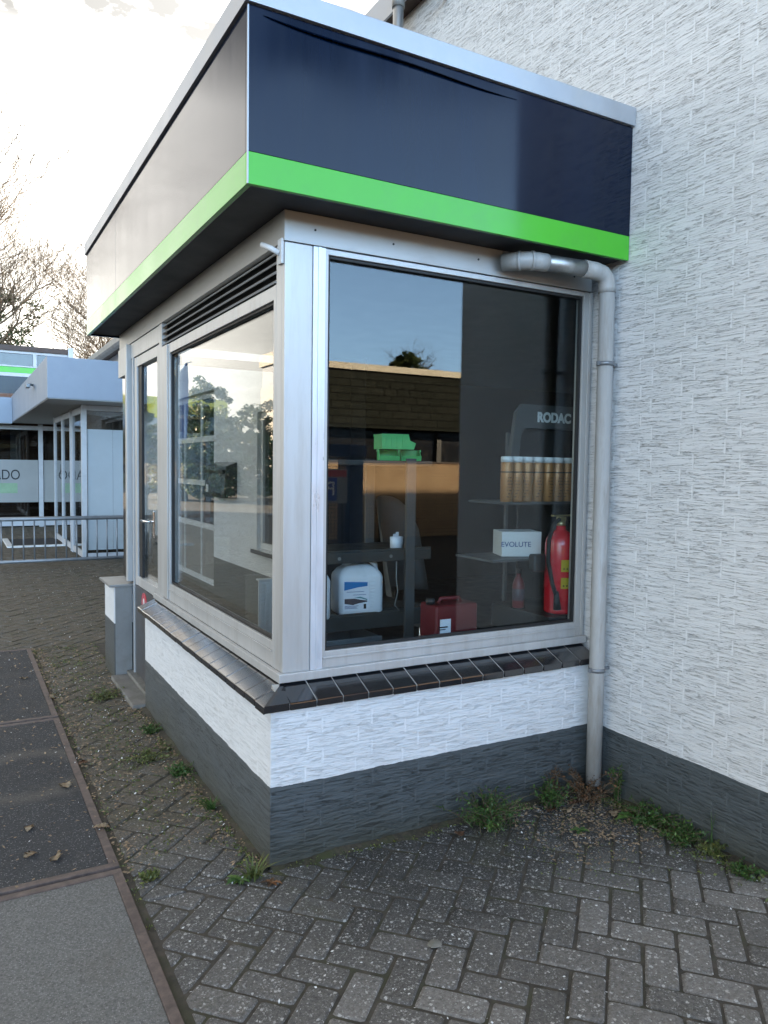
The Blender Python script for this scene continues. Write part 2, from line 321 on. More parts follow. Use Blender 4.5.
mat('kick_grey', (.085, .083, .085), .4, .3, var=.12, scale=4, dirt=(.12, .11, .10), dscale=5, damt=.4)
mat('concrete', (.20, .185, .165), .9, var=.25, scale=9, bump=.6, bscale=70, dirt=(.08, .085, .05), dscale=4, damt=.7)
mat('frame_white', (.48, .49, .505), .45, 0, var=.06, scale=4, dirt=(.32, .33, .34), dscale=5, damt=.4)
mat('canopy_blue', (.26, .30, .36), .5, 0, var=.05, scale=3, dirt=(.2, .24, .30), dscale=2, damt=.35)
mat('soffit_white', (.30, .30, .29), .7, var=.1)
mat('film_blue', (.36, .40, .42), .4, 0, var=.06, scale=2, coat=.3)
mat('film_grey', (.30, .30, .285), .5, 0, var=.06, scale=2)
mat('film_green', (.24, .36, .22), .5, 0, var=.15, scale=5)
mat('ink', (.012, .012, .013), .6)
mat('paint_white', (.70, .70, .68), .6, var=.1, scale=20, dirt=(.4, .38, .34), dscale=18, damt=.6)
mat('dark_mat', (.018, .018, .018), .9, var=.3, scale=40)
mat('room_wall', (.016, .018, .022), .8, var=.1)
mat('room_floor', (.022, .022, .023), .5, var=.2, scale=8)
mat('room_ceiling', (.05, .05, .05), .8, var=.1)
mat('shelf_metal', (.055, .055, .052), .45, .3, var=.15, scale=8)
mat('jug_white', (.74, .77, .82), .35, 0, var=.04, scale=6)
mat('label_white', (.78, .82, .90), .5, var=.03)
mat('label_blue', (.015, .20, .52), .4)
mat('label_dark', (.07, .05, .06), .5, var=.5, scale=90)
mat('label_teal', (.10, .28, .30), .5, var=.2, scale=60)
mat('bin_green', (.12, .56, .17), .4, 0, var=.06, scale=8)
mat('can_gold', (.42, .20, .075), .38, .3, var=.16, scale=22, rvar=.08)
mat('can_print', (.10, .045, .02), .5, var=.4, scale=120)
mat('cap_white', (.74, .74, .72), .4, var=.05)
mat('ext_red', (.62, .014, .026), .25, 0, var=.06, scale=4, coat=.6)
mat('dull_red', (.13, .007, .012), .4, 0, var=.12, scale=5)
mat('sticker_yellow', (.75, .62, .04), .5, var=.06, scale=12)
mat('brass', (.62, .55, .30), .35, .8)
mat('box_white', (.66, .66, .64), .75, var=.06, scale=8)
mat('ink_blue', (.03, .06, .20), .6)
mat('rack_grey', (.085, .085, .085), .5, .2, var=.1)
mat('letter_white', (.80, .80, .78), .5)
mat('chrome', (.80, .80, .80), .18, 1, var=.03)
mat('radiator_white', (.80, .80, .76), .4, var=.05)
mat('chair_grey', (.20, .20, .20), .5, var=.1)
mat('letterbox_dark', (.020, .020, .022), .3, .2, coat=.5, var=.2)
mat('bark', (.085, .070, .052), .9, var=.4, scale=14, bump=.6, bscale=40)
mat('twig', (.135, .098, .062), .85, var=.35, scale=6)
mat('pillar_blue', (.008, .022, .075), .35, 0, var=.1)
mat('sign_blue', (.012, .035, .30), .4)
mat('sign_red', (.42, .03, .02), .4)
mat('cream_trim', (.72, .66, .54), .6, var=.08)
mat('brown_trim', (.06, .035, .025), .6)
mat('dark_glass_panel', (.016, .016, .018), .12, 0, coat=.5)
mat('wire_green', (.02, .03, .02), .5, .3)
mat('flag_cloth', (.025, .05, .13), .8, var=.5, scale=1.5)
mat('stone_wall', (.30, .29, .27), .8, var=.15)
mat('tower_blue', (.08, .11, .17), .6, var=.15)
mat('yellow_panel', (.55, .45, .03), .6, var=.1)
mat('leaf_litter', (.27, .19, .115), .8, var=.4, scale=20)
mat('leaf_pale', (.50, .38, .25), .75, var=.3, scale=18, bump=.3, bscale=60)
mat('leaf_brown', (.24, .13, .075), .75, var=.35, scale=18, bump=.3, bscale=60)
mat('moss_stone', (.055, .058, .020), .95, var=.5, scale=30, bump=.8, bscale=90)

def leaf_mat(name, col, var=.45, trans=.25):
    m, nt, b = new_mat(name)
    at = nd(nt, 'ShaderNodeAttribute', attribute_name='tone'); geo = nd(nt, 'ShaderNodeNewGeometry')
    c = ramp(nt, at.outputs['Fac'], [(0, tuple(x*(1-var) for x in col)), (.6, col), (1, (min(1, col[0]*1.9), col[1]*1.45, col[2]*1.1))])
    lk(nt, c, b.inputs['Base Color']); b.inputs['Roughness'].default_value = .5
    b.inputs['Subsurface Weight'].default_value = 0
    t = nd(nt, 'ShaderNodeBsdfTranslucent'); lk(nt, c, t.inputs[0])
    mx = nd(nt, 'ShaderNodeMixShader'); mx.inputs[0].default_value = trans
    lk(nt, b.outputs[0], mx.inputs[1]); lk(nt, t.outputs[0], mx.inputs[2]); lk(nt, mx.outputs[0], nt.nodes['Material Output'].inputs[0])
leaf_mat('foliage', (.060, .095, .036))
leaf_mat('foliage_gold', (.10, .085, .035))
leaf_mat('weed', (.055, .125, .028), .5)
leaf_mat('weed_pale', (.12, .155, .045), .5)
leaf_mat('weed_brown', (.13, .075, .04), .5)

def slate_mat():
    m, nt, b = new_mat('slate')
    geo = nd(nt, 'ShaderNodeNewGeometry'); sp = nd(nt, 'ShaderNodeSeparateXYZ'); lk(nt, geo.outputs['Position'], sp.inputs[0])
    cb = nd(nt, 'ShaderNodeCombineXYZ'); lk(nt, sp.outputs[0], cb.inputs[0]); lk(nt, sp.outputs[2], cb.inputs[1])
    br = nd(nt, 'ShaderNodeTexBrick', offset=.5)
    for k, v in {'Scale': 1.0, 'Mortar Size': .011, 'Mortar Smooth': .5, 'Brick Width': .33, 'Row Height': .165}.items(): br.inputs[k].default_value = v
    br.inputs['Color1'].default_value = (.016, .019, .015, 1); br.inputs['Color2'].default_value = (.025, .028, .023, 1); br.inputs['Mortar'].default_value = (.004, .004, .004, 1)
    lk(nt, cb.outputs[0], br.inputs['Vector']); lk(nt, br.outputs['Color'], b.inputs['Base Color']); b.inputs['Roughness'].default_value = .85; b.inputs['Specular IOR Level'].default_value = .15
    bp = nd(nt, 'ShaderNodeBump', ins={'Strength': .8, 'Distance': .02}, invert=True); lk(nt, br.outputs['Fac'], bp.inputs['Height']); lk(nt, bp.outputs[0], b.inputs['Normal'])
slate_mat()
def brick_mat(name, c1, c2, mo, axis=0):
    m, nt, b = new_mat(name)
    geo = nd(nt, 'ShaderNodeNewGeometry'); sp = nd(nt, 'ShaderNodeSeparateXYZ'); lk(nt, geo.outputs['Position'], sp.inputs[0])
    cb = nd(nt, 'ShaderNodeCombineXYZ'); lk(nt, sp.outputs[axis], cb.inputs[0]); lk(nt, sp.outputs[2], cb.inputs[1])
    br = nd(nt, 'ShaderNodeTexBrick', offset=.5)
    for k, v in {'Scale': 1.0, 'Mortar Size': .006, 'Mortar Smooth': .2, 'Brick Width': .22, 'Row Height': .065}.items(): br.inputs[k].default_value = v
    br.inputs['Color1'].default_value = (*c1, 1); br.inputs['Color2'].default_value = (*c2, 1); br.inputs['Mortar'].default_value = (*mo, 1)
    lk(nt, cb.outputs[0], br.inputs['Vector'])
    n = nd(nt, 'ShaderNodeTexNoise', ins={'Scale': 3, 'Detail': 5}); lk(nt, geo.outputs['Position'], n.inputs['Vector'])
    c = mixc(nt, ramp(nt, n.outputs[0], [(.35, 0.0), (.7, .5)]), br.outputs['Color'], tuple(x*.6 for x in c1))
    lk(nt, c, b.inputs['Base Color']); b.inputs['Roughness'].default_value = .85
brick_mat('tan_brick', (.46, .30, .17), (.52, .36, .21), (.26, .2, .14))
brick_mat('red_brick', (.17, .075, .045), (.24, .11, .065), (.2, .17, .14))
glass_mat('glass_clear', (.92, .94, .94), extra=.015)
glass_mat('glass_front', (.84, .88, .88), extra=-.008)
glass_mat('glass_dim', (.55, .57, .57), extra=.02)

# ------------------------------------------------------------------ mesh helpers
class MB:
    def __init__(s): s.bm = bmesh.new()
    def _merge(s, t, mtx=None):
        if mtx is not None: bmesh.ops.transform(t, matrix=mtx, verts=t.verts)
        me = bpy.data.meshes.new('tmp'); t.to_mesh(me); t.free(); s.bm.from_mesh(me); bpy.data.meshes.remove(me)
        return s
    def box(s, x0, x1, y0, y1, z0, z1, bev=0, seg=2, mtx=None):
        t = bmesh.new(); bmesh.ops.create_cube(t, size=1)
        bmesh.ops.transform(t, matrix=Matrix.Translation(((x0+x1)/2, (y0+y1)/2, (z0+z1)/2)) @ Matrix.Diagonal((abs(x1-x0), abs(y1-y0), abs(z1-z0), 1)), verts=t.verts)
        if bev: bmesh.ops.bevel(t, geom=t.edges[:], offset=bev, segments=seg, profile=.7, affect='EDGES', clamp_overlap=True)
        return s._merge(t, mtx)
    def prism(s, pts, axis, a, b, bev=0):
        """polygon pts (2D) extruded along axis from a to b"""
        def P(p, t):
            return {0: (t, p[0], p[1]), 1: (p[0], t, p[1]), 2: (p[0], p[1], t)}[axis]
        t = bmesh.new(); A = [t.verts.new(P(p, a)) for p in pts]; B = [t.verts.new(P(p, b)) for p in pts]
        n = len(pts); t.faces.new(A[::-1]); t.faces.new(B)
        for i in range(n): t.faces.new((A[i], A[(i+1) % n], B[(i+1) % n], B[i]))
        bmesh.ops.recalc_face_normals(t, faces=t.faces)
        if bev: bmesh.ops.bevel(t, geom=t.edges[:], offset=bev, segments=2, profile=.7, affect='EDGES', clamp_overlap=True)
        return s._merge(t)
    def tube(s, pts, rad, seg=12, cap=True):
        pts = [Vector(p) for p in pts]; rs = rad if isinstance(rad, (list, tuple)) else [rad]*len(pts)
        t = s.bm; prev = None; ref = None; first = None
        for i, p in enumerate(pts):
            d = (pts[min(i+1, len(pts)-1)] - pts[max(i-1, 0)]).normalized()
            if ref is None:
                ref = Vector((0, 0, 1)) if abs(d.z) < .9 else Vector((1, 0, 0))
            a = d.cross(ref).normalized(); b = d.cross(a).normalized(); ref = -b if False else a.cross(d).normalized()
            ring = [t.verts.new(p + (a*math.cos(2*math.pi*k/seg) + b*math.sin(2*math.pi*k/seg))*rs[i]) for k in range(seg)]
            if prev:
                for k in range(seg):
                    f = t.faces.new((prev[k], prev[(k+1) % seg], ring[(k+1) % seg], ring[k])); f.smooth = True
            else: first = ring
            prev = ring
        if cap:
            try: t.faces.new(first[::-1]); t.faces.new(prev)
            except Exception: pass
        return s
    def lathe(s, prof, c=(0, 0, 0), seg=24):
        """profile of (r, z) turned about z at c"""
        t = s.bm; rings = []
        for r, z in prof:
            rings.append([t.verts.new((c[0]+max(r, 1e-4)*math.cos(2*math.pi*k/seg), c[1]+max(r, 1e-4)*math.sin(2*math.pi*k/seg), c[2]+z)) for k in range(seg)])
        for A, B in zip(rings, rings[1:]):
            for k in range(seg):
                f = t.faces.new((A[k], A[(k+1) % seg], B[(k+1) % seg], B[k])); f.smooth = True
        t.faces.new(rings[0][::-1]); t.faces.new(rings[-1])
        return s
    def build(s, name, m, parent=None, smooth=False):
        bmesh.ops.recalc_face_normals(s.bm, faces=s.bm.faces) if not getattr(s, 'norecalc', False) else None
        me = bpy.data.meshes.new(name); s.bm.to_mesh(me); s.bm.free()
        me.materials.append(MATS[m] if isinstance(m, str) else m)
        if smooth:
            for p in me.polygons: p.use_smooth = True
        o = bpy.data.objects.new(name, me); COL.objects.link(o)
        if parent:
            o.parent = parent; o.matrix_parent_inverse = wm(parent).inverted()
        return o
def wm(o):
    m = o.matrix_basis.copy()
    return wm(o.parent) @ o.matrix_parent_inverse @ m if o.parent else m
def tag(o, label, cat, group=None, kind=None):
    if label: o['label'] = label
    if cat: o['category'] = cat
    if group: o['group'] = group
    if kind: o['kind'] = kind
    return o
def thing(name, label, cat, loc=(0, 0, 0), rz=0, group=None):
    o = bpy.data.objects.new(name, None); COL.objects.link(o); o.empty_display_size = .1
    o.location = loc; o.rotation_euler = (0, 0, rz)
    return tag(o, label, cat, group)
def struct(o): o['kind'] = 'structure'; return o
def copy_tree(o, parent=None):
    c = o.copy(); COL.objects.link(c); c.parent = parent
    if parent: c.matrix_parent_inverse = o.matrix_parent_inverse.copy()
    for ch in [x for x in bpy.data.objects if x.parent == o]: copy_tree(ch, c)
    return c
def wall_open(axis, p0, p1, u0, u1, z0, z1, holes, name, m, parent):
    """wall slab between planes p0..p1 of axis with rectangular holes (ua, ub, za, zb)"""
    us = sorted({u0, u1, *[h[0] for h in holes], *[h[1] for h in holes]}); zs = sorted({z0, z1, *[h[2] for h in holes], *[h[3] for h in holes]})
    us = [x for x in us if u0 <= x <= u1]; zs = [x for x in zs if z0 <= x <= z1]
    def solid(i, j):
        if i < 0 or j < 0 or i >= len(us)-1 or j >= len(zs)-1: return False
        a, b = (us[i]+us[i+1])/2, (zs[j]+zs[j+1])/2
        return not any(h[0] < a < h[1] and h[2] < b < h[3] for h in holes)
    mb = MB(); t = mb.bm; V = {}
    def v(p, u, z):
        k = (p, u, z)
        if k not in V: V[k] = t.verts.new((p, u, z) if axis == 0 else (u, p, z))
        return V[k]
    for i in range(len(us)-1):
        for j in range(len(zs)-1):
            if not solid(i, j): continue
            a, b, c, d = us[i], us[i+1], zs[j], zs[j+1]
            for p in (p0, p1): t.faces.new((v(p, a, c), v(p, b, c), v(p, b, d), v(p, a, d)))
            for (di, dj, q) in ((-1, 0, ((a, c), (a, d))), (1, 0, ((b, c), (b, d))), (0, -1, ((a, c), (b, c))), (0, 1, ((a, d), (b, d)))):
                if not solid(i+di, j+dj):
                    (ua, za), (ub, zb) = q; t.faces.new((v(p0, ua, za), v(p0, ub, zb), v(p1, ub, zb), v(p1, ua, za)))
    return mb.build(name, m, parent)
def text_mesh(name, s, size, m, parent, mtx, depth=.002, font_scale_x=1.0, bold=0.0):
    cu = bpy.data.curves.new('t', 'FONT'); cu.body = s; cu.size = size; cu.extrude = depth/2; cu.offset = size*bold; cu.align_x = 'CENTER'; cu.align_y = 'CENTER'
    to = bpy.data.objects.new('t', cu); COL.objects.link(to)
    dg = bpy.context.evaluated_depsgraph_get(); dg.update()
    me = bpy.data.meshes.new_from_object(to.evaluated_get(dg)); bpy.data.objects.remove(to); bpy.data.curves.remove(cu)
    me.transform(mtx @ Matrix.Diagonal((font_scale_x, 1, 1, 1)))
    me.materials.clear(); me.materials.append(MATS[m]); me.name = name
    o = bpy.data.objects.new(name, me); COL.objects.link(o)
    if parent: o.parent = parent; o.matrix_parent_inverse = wm(parent).inverted()
    return o
# text facing -y : x right, z up ; facing +y ; facing -x
def face_ny(x, y, z): return Matrix.Translation((x, y, z)) @ Matrix.Rotation(R(90), 4, 'X')
def face_py(x, y, z): return Matrix.Translation((x, y, z)) @ Matrix.Rotation(R(180), 4, 'Z') @ Matrix.Rotation(R(90), 4, 'X')
def face_nx(x, y, z): return Matrix.Translation((x, y, z)) @ Matrix.Rotation(R(-90), 4, 'Z') @ Matrix.Rotation(R(90), 4, 'X')

# ------------------------------------------------------------------ ground
W = 1.68
def ground_sheets():
    mb = MB(); mb.box(-300, 300, -300, 300, -.30, -.085); struct(mb.build('ground', 'asphalt'))
    mb = MB(); mb.box(-14, 14, -30, 40, -.085, -.03); struct(mb.build('road', 'asphalt'))
    mb = MB(); mb.box(-.505, 1.70, -6, 24, -.03, -.0045); struct(mb.build('paving_bed', 'joint_soil'))
    mb = MB(); mb.box(-4.46, -.505, 4.22, 24, -.03, -.0045); struct(mb.build('paving_bed', 'joint_soil'))
ground_sheets()

def clip(poly, axis, lim, keep_gt):
    out = []
    for i in range(len(poly)):
        a, b = poly[i], poly[(i+1) % len(poly)]
        ia = (a[axis] > lim) == keep_gt; ib = (b[axis] > lim) == keep_gt
        if ia: out.append(a)
        if ia != ib:
            t = (lim-a[axis])/(b[axis]-a[axis]); out.append((a[0]+(b[0]-a[0])*t, a[1]+(b[1]-a[1])*t))
    return out
def herringbone(name, rects, L=.2135, ang=R(-47), org=(.1, -.6)):
    """clay-brick sized pavers, 90 degree herringbone turned 45 degrees to the walls"""
    rnd = random.Random(3); mb = MB(); t = mb.bm; tone = t.faces.layers.float.new('tone')
    ca, sa = math.cos(ang), math.sin(ang); w = L/2; g = .0035
    N = 90
    def emit(u0, v0, u1, v1):
        q = [(u0+g, v0+g), (u1-g, v0+g), (u1-g, v1-g), (u0+g, v1-g)]
        jt = rnd.gauss(0, .012); cu, cv = (u0+u1)/2, (v0+v1)/2
        q = [(cu+(a-cu)*math.cos(jt)-(b-cv)*math.sin(jt), cv+(a-cu)*math.sin(jt)+(b-cv)*math.cos(jt)) for a, b in q]
        pw = [(org[0]+a*ca-b*sa, org[1]+a*sa+b*ca) for a, b in q]
        for (x0, x1, y0, y1) in rects:
            p = pw
            for ax, lim, kg in ((0, x0, True), (0, x1, False), (1, y0, True), (1, y1, False)):
                p = clip(p, ax, lim, kg)
                if len(p) < 3: break
            if len(p) < 3: continue
            cx = sum(a for a, b in p)/len(p); cy = sum(b for a, b in p)/len(p)
            ar = abs(sum(p[i][0]*p[(i+1) % len(p)][1]-p[(i+1) % len(p)][0]*p[i][1] for i in range(len(p))))/2
            if ar < 8e-4: continue
            z = max(-.0008, min(.0035, rnd.gauss(.0005, .0016))); tx, ty = rnd.gauss(0, .007), rnd.gauss(0, .007); tn = rnd.random()
            near = cy < 3.5
            def Z(x, y, dz): return z + (x-cx)*tx + (y-cy)*ty + dz
            ring = []
            m = max(.0, 1-.010/ (ar**.5/2)); m2 = max(0, 1-.004/(ar**.5/2))
            if near:
                # round the corners a little: worn arrises
                pp = []
                for i in range(len(p)):
                    a, b, c = p[i-1], p[i], p[(i+1) % len(p)]
                    for e in (a, c):
                        l = math.hypot(e[0]-b[0], e[1]-b[1]); k = min(.35, rnd.uniform(.004, .012)/max(l, 1e-4))
                        pp.append((b[0]+(e[0]-b[0])*k, b[1]+(e[1]-b[1])*k))
                p = pp
            lv = [(1, -.028), (1, -.0075), (m2, -.0025), (m, 0)] if near else [(1, -.02), (m2, 0)]
            for k, dz in lv:
                ring.append([t.verts.new((cx+(x-cx)*k, cy+(y-cy)*k, Z(x, y, dz))) for x, y in p])
            for A, B in zip(ring, ring[1:]):
                for i in range(len(A)):
                    f = t.faces.new((A[i], A[(i+1) % len(A)], B[(i+1) % len(A)], B[i])); f[tone] = tn; f.smooth = near
            f = t.faces.new(ring[-1]); f[tone] = tn
    lim = (min(r[0] for r in rects)-.4, max(r[1] for r in rects)+.4, min(r[2] for r in rects)-.4, max(r[3] for r in rects)+.4)
    for i in range(-N*2, N*2):
        for j in range(-N*2, N*2):
            # herringbone cell: horizontal brick at (i, j) with i - j multiple of 4, vertical beside it
            if (i - j) % 4 == 0:
                u, v = i*w, j*w
                x = org[0]+u*ca-v*sa; y = org[1]+u*sa+v*ca
                if lim[0] < x < lim[1] and lim[2] < y < lim[3]:
                    emit(u, v, u+2*w, v+w)
            if (i - j) % 4 == 2:
                u, v = i*w, j*w
                x = org[0]+u*ca-v*sa; y = org[1]+u*sa+v*ca
                if lim[0] < x < lim[1] and lim[2] < y < lim[3]:
                    emit(u, v-w, u+w, v+w)
    return struct(mb.build(name, 'paver'))
herringbone('brick_paving', [(-.475, 1.675, -4.2, -.004), (-.475, -.004, -.004, 4.2), (-3.2, 1.675, 4.2, 17.55)])

def slabs():
    spec = [(-2.50, .285, 2.245, 'slab_dark', 'dark concrete slab with a rusty edge, the middle one beside the kiosk, ringed by a tyre mark'),
            (-2.50, -1.70, .262, 'slab_grey', 'pale grey speckled concrete slab with rusty steel edging, nearest the viewer'),
            (-2.50, 2.27, 4.22, 'slab_dark', 'dark concrete slab with rusty edging, farthest of the row along the bricks'),
            (-4.48, .285, 2.245, 'slab_dark', 'dark concrete slab in the outer row, beside the middle slab'),
            (-4.48, -1.70, .262, 'slab_dark', 'dark concrete slab in the outer row, beside the pale grey slab'),
            (-4.48, 2.27, 4.22, 'slab_dark', 'dark concrete slab in the outer row, beside the farthest slab'),
            (-2.50, -3.685, -1.724, 'slab_dark', 'dark concrete slab behind the pale grey slab')]
    rnd = random.Random(5)
    for k, (x, y0, y1, m, lab) in enumerate(spec):
        t = thing('concrete_slab', lab, 'slab', (x+1, (y0+y1)/2, 0), group='steel edged concrete slabs in the driveway')
        x1 = x+1.995; dz = rnd.uniform(-.003, .003); e = .034
        mb = MB(); mb.box(x+e, x1-e, y0+e, y1-e, -.07, .002+dz, .003); mb.build('slab_top', m, t)
        mb = MB()
        mb.box(x, x1, y0, y0+e-.001, -.07, .006+dz, .002); mb.box(x, x1, y1-e+.001, y1, -.07, .006+dz, .002)
        mb.box(x, x+e-.001, y0+e, y1-e, -.07, .006+dz, .002); mb.box(x1-e+.001, x1, y0+e, y1-e, -.07, .006+dz, .002)
        mb.build('rusty_frame', 'rust', t)
slabs()

# ------------------------------------------------------------------ main building
def main_building():
    t = thing('shop_building', 'long white painted rough brick shop building with a dark grey foot', 'building', (4, 5, 0))
    door = (6.30, 8.75, .05, 2.46); win = (3.9, 4.80, .70, 2.1)
    # outer wall x = W .. W+.3, high part y -1..5, lower part 5..14
    ZP = .300
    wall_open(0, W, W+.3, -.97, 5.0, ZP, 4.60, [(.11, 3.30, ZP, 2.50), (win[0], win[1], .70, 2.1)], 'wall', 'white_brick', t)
    wall_open(0, W, W+.3, -.97, 5.0, -.25, ZP, [(.11, 3.30, .04, ZP)], 'plinth', 'grey_brick', t)
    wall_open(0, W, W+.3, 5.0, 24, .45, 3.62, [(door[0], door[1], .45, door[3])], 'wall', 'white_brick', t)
    wall_open(0, W, W+.3, 5.0, 24, -.25, .45, [(door[0], door[1], .05, .45)], 'plinth', 'grey_brick', t)
    mb = MB(); mb.box(W-.0025, W+.01, 3.45, 5.003, .30, .45); mb.build('plinth', 'grey_brick', t)
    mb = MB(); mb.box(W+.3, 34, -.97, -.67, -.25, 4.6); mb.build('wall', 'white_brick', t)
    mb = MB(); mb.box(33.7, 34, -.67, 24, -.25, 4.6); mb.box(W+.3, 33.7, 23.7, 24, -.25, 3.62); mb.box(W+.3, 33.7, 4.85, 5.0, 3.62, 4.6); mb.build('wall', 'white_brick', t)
    mb = MB(); mb.box(W-.10, 34.05, -1.02, 5.05, 4.6, 4.72); mb.build('roof_edge', 'brown_trim', t)
    mb = MB(); mb.box(W-.06, 34.02, -.98, 5.02, 4.722, 4.76); mb.box(W-.12, W-.102, -1.03, 5.05, 4.585, 4.76, .004); mb.build('roof_trim', 'cap_alu', t)
    mb = MB(); mb.box(W-.16, 34.05, 5.052, 24, 3.622, 3.70); mb.build('roof_edge', 'brown_trim', t)
    # gutter along the low eaves
    pr = [(W-.30, 3.70), (W-.30, 3.60), (W-.27, 3.56), (W-.19, 3.56), (W-.163, 3.60), (W-.163, 3.70)]
    mb = MB(); mb.prism(pr, 1, 5.06, 24); mb.build('gutter', 'steel_grey', t)
    # the room inside
    mb = MB()
    mb.box(8, 8.1, -.66, 9, 0, 2.7); mb.box(W+.31, 8, -.665, -.60, 0, 2.7); mb.box(W+.31, 8, 6.0, 6.1, 0, 2.7)
    mb.build('interior_wall', 'room_wall', t)
    mb = MB(); mb.box(.1, 8, .11, 3.39, -.02, .04); mb.box(W+.31, 8, -.6, .11, -.02, .04); mb.box(W+.31, 8, 3.39, 6, -.02, .04); mb.build('interior_floor', 'room_floor', t)
    mb = MB(); mb.box(1.60, W+.302, 3.275, 3.299, .045, 2.45); mb.box(W+.302, W+.31, 3.0, 6, .045, 2.69); mb.build('added_dark_lining', 'room_wall', t)  # dark lining added so the pale jamb does not show bright inside
    mb = MB(); mb.box(W+.302, 8.1, -.66, 6.1, 2.7, 2.76); mb.build('interior_ceiling', 'room_ceiling', t)
    # window past the kiosk
    wt = MB(); x = W+.04
    for (a, b, c, d) in ((win[0], win[1], .70, .76), (win[0], win[1], 2.04, 2.1), (win[0], win[0]+.06, .76, 2.04), (win[1]-.06, win[1], .76, 2.04)):
        wt.box(x, x+.06, a, b, c, d, .004)
    f = wt.build('window', 'alu_white', t)
    mb = MB(); mb.box(x+.025, x+.035, win[0]+.06, win[1]-.06, .76, 2.04); mb.build('pane', 'glass_dim', f)
    mb = MB(); mb.box(W-.06, W+.02, win[0]-.03, win[1]+.03, .655, .697, .006); mb.build('sill', 'tile_black', f)
    # glazed sectional door
    mb = MB(); xs = W+.07; y0, y1 = door[0], door[1]
    mb.box(xs, xs+.05, y0, y0+.07, .05, 2.46, .004); mb.box(xs, xs+.05, y1-.07, y1, .05, 2.46, .004)
    for z in (.05, .74, 1.29, 1.85, 2.39): mb.box(xs+.001, xs+.049, y0+.07, y1-.07, z, z+.07, .004)
    ym = (y0+y1)/2
    for z0, z1 in ((.12, .74), (.81, 1.29), (1.36, 1.85), (1.92, 2.39)):
        for k in (.18, .82) if False else (1/3, 2/3): mb.box(xs+.006, xs+.044, y0+(y1-y0)*k-.018, y0+(y1-y0)*k+.018, z0, z1)
    f = mb.build('sectional_door', 'alu_white', t)
    mb = MB(); mb.box(xs+.02, xs+.03, y0+.07, y1-.07, .81, 2.39); mb.build('pane', 'glass_dim', f)
    mb = MB(); mb.box(xs+.015, xs+.035, y0+.07, y1-.07, .12, .74); mb.build('door_panel', 'steel_grey', f)
    # light room behind the sectional door
    mb = MB(); mb.box(W+.31, 7, 6.12, 6.2, 0, 3.2); mb.box(W+.31, 7, 11, 11.1, 0, 3.2); mb.box(7, 7.1, 6.12, 11.1, 0, 3.2); mb.box(W+.31, 7.1, 6.12, 11.1, 3.2, 3.3); mb.box(W+.31, 7.1, 6.12, 11.1, -.02, .045); mb.build('interior_wall', 'stone_wall', t)
    return t
main_building()

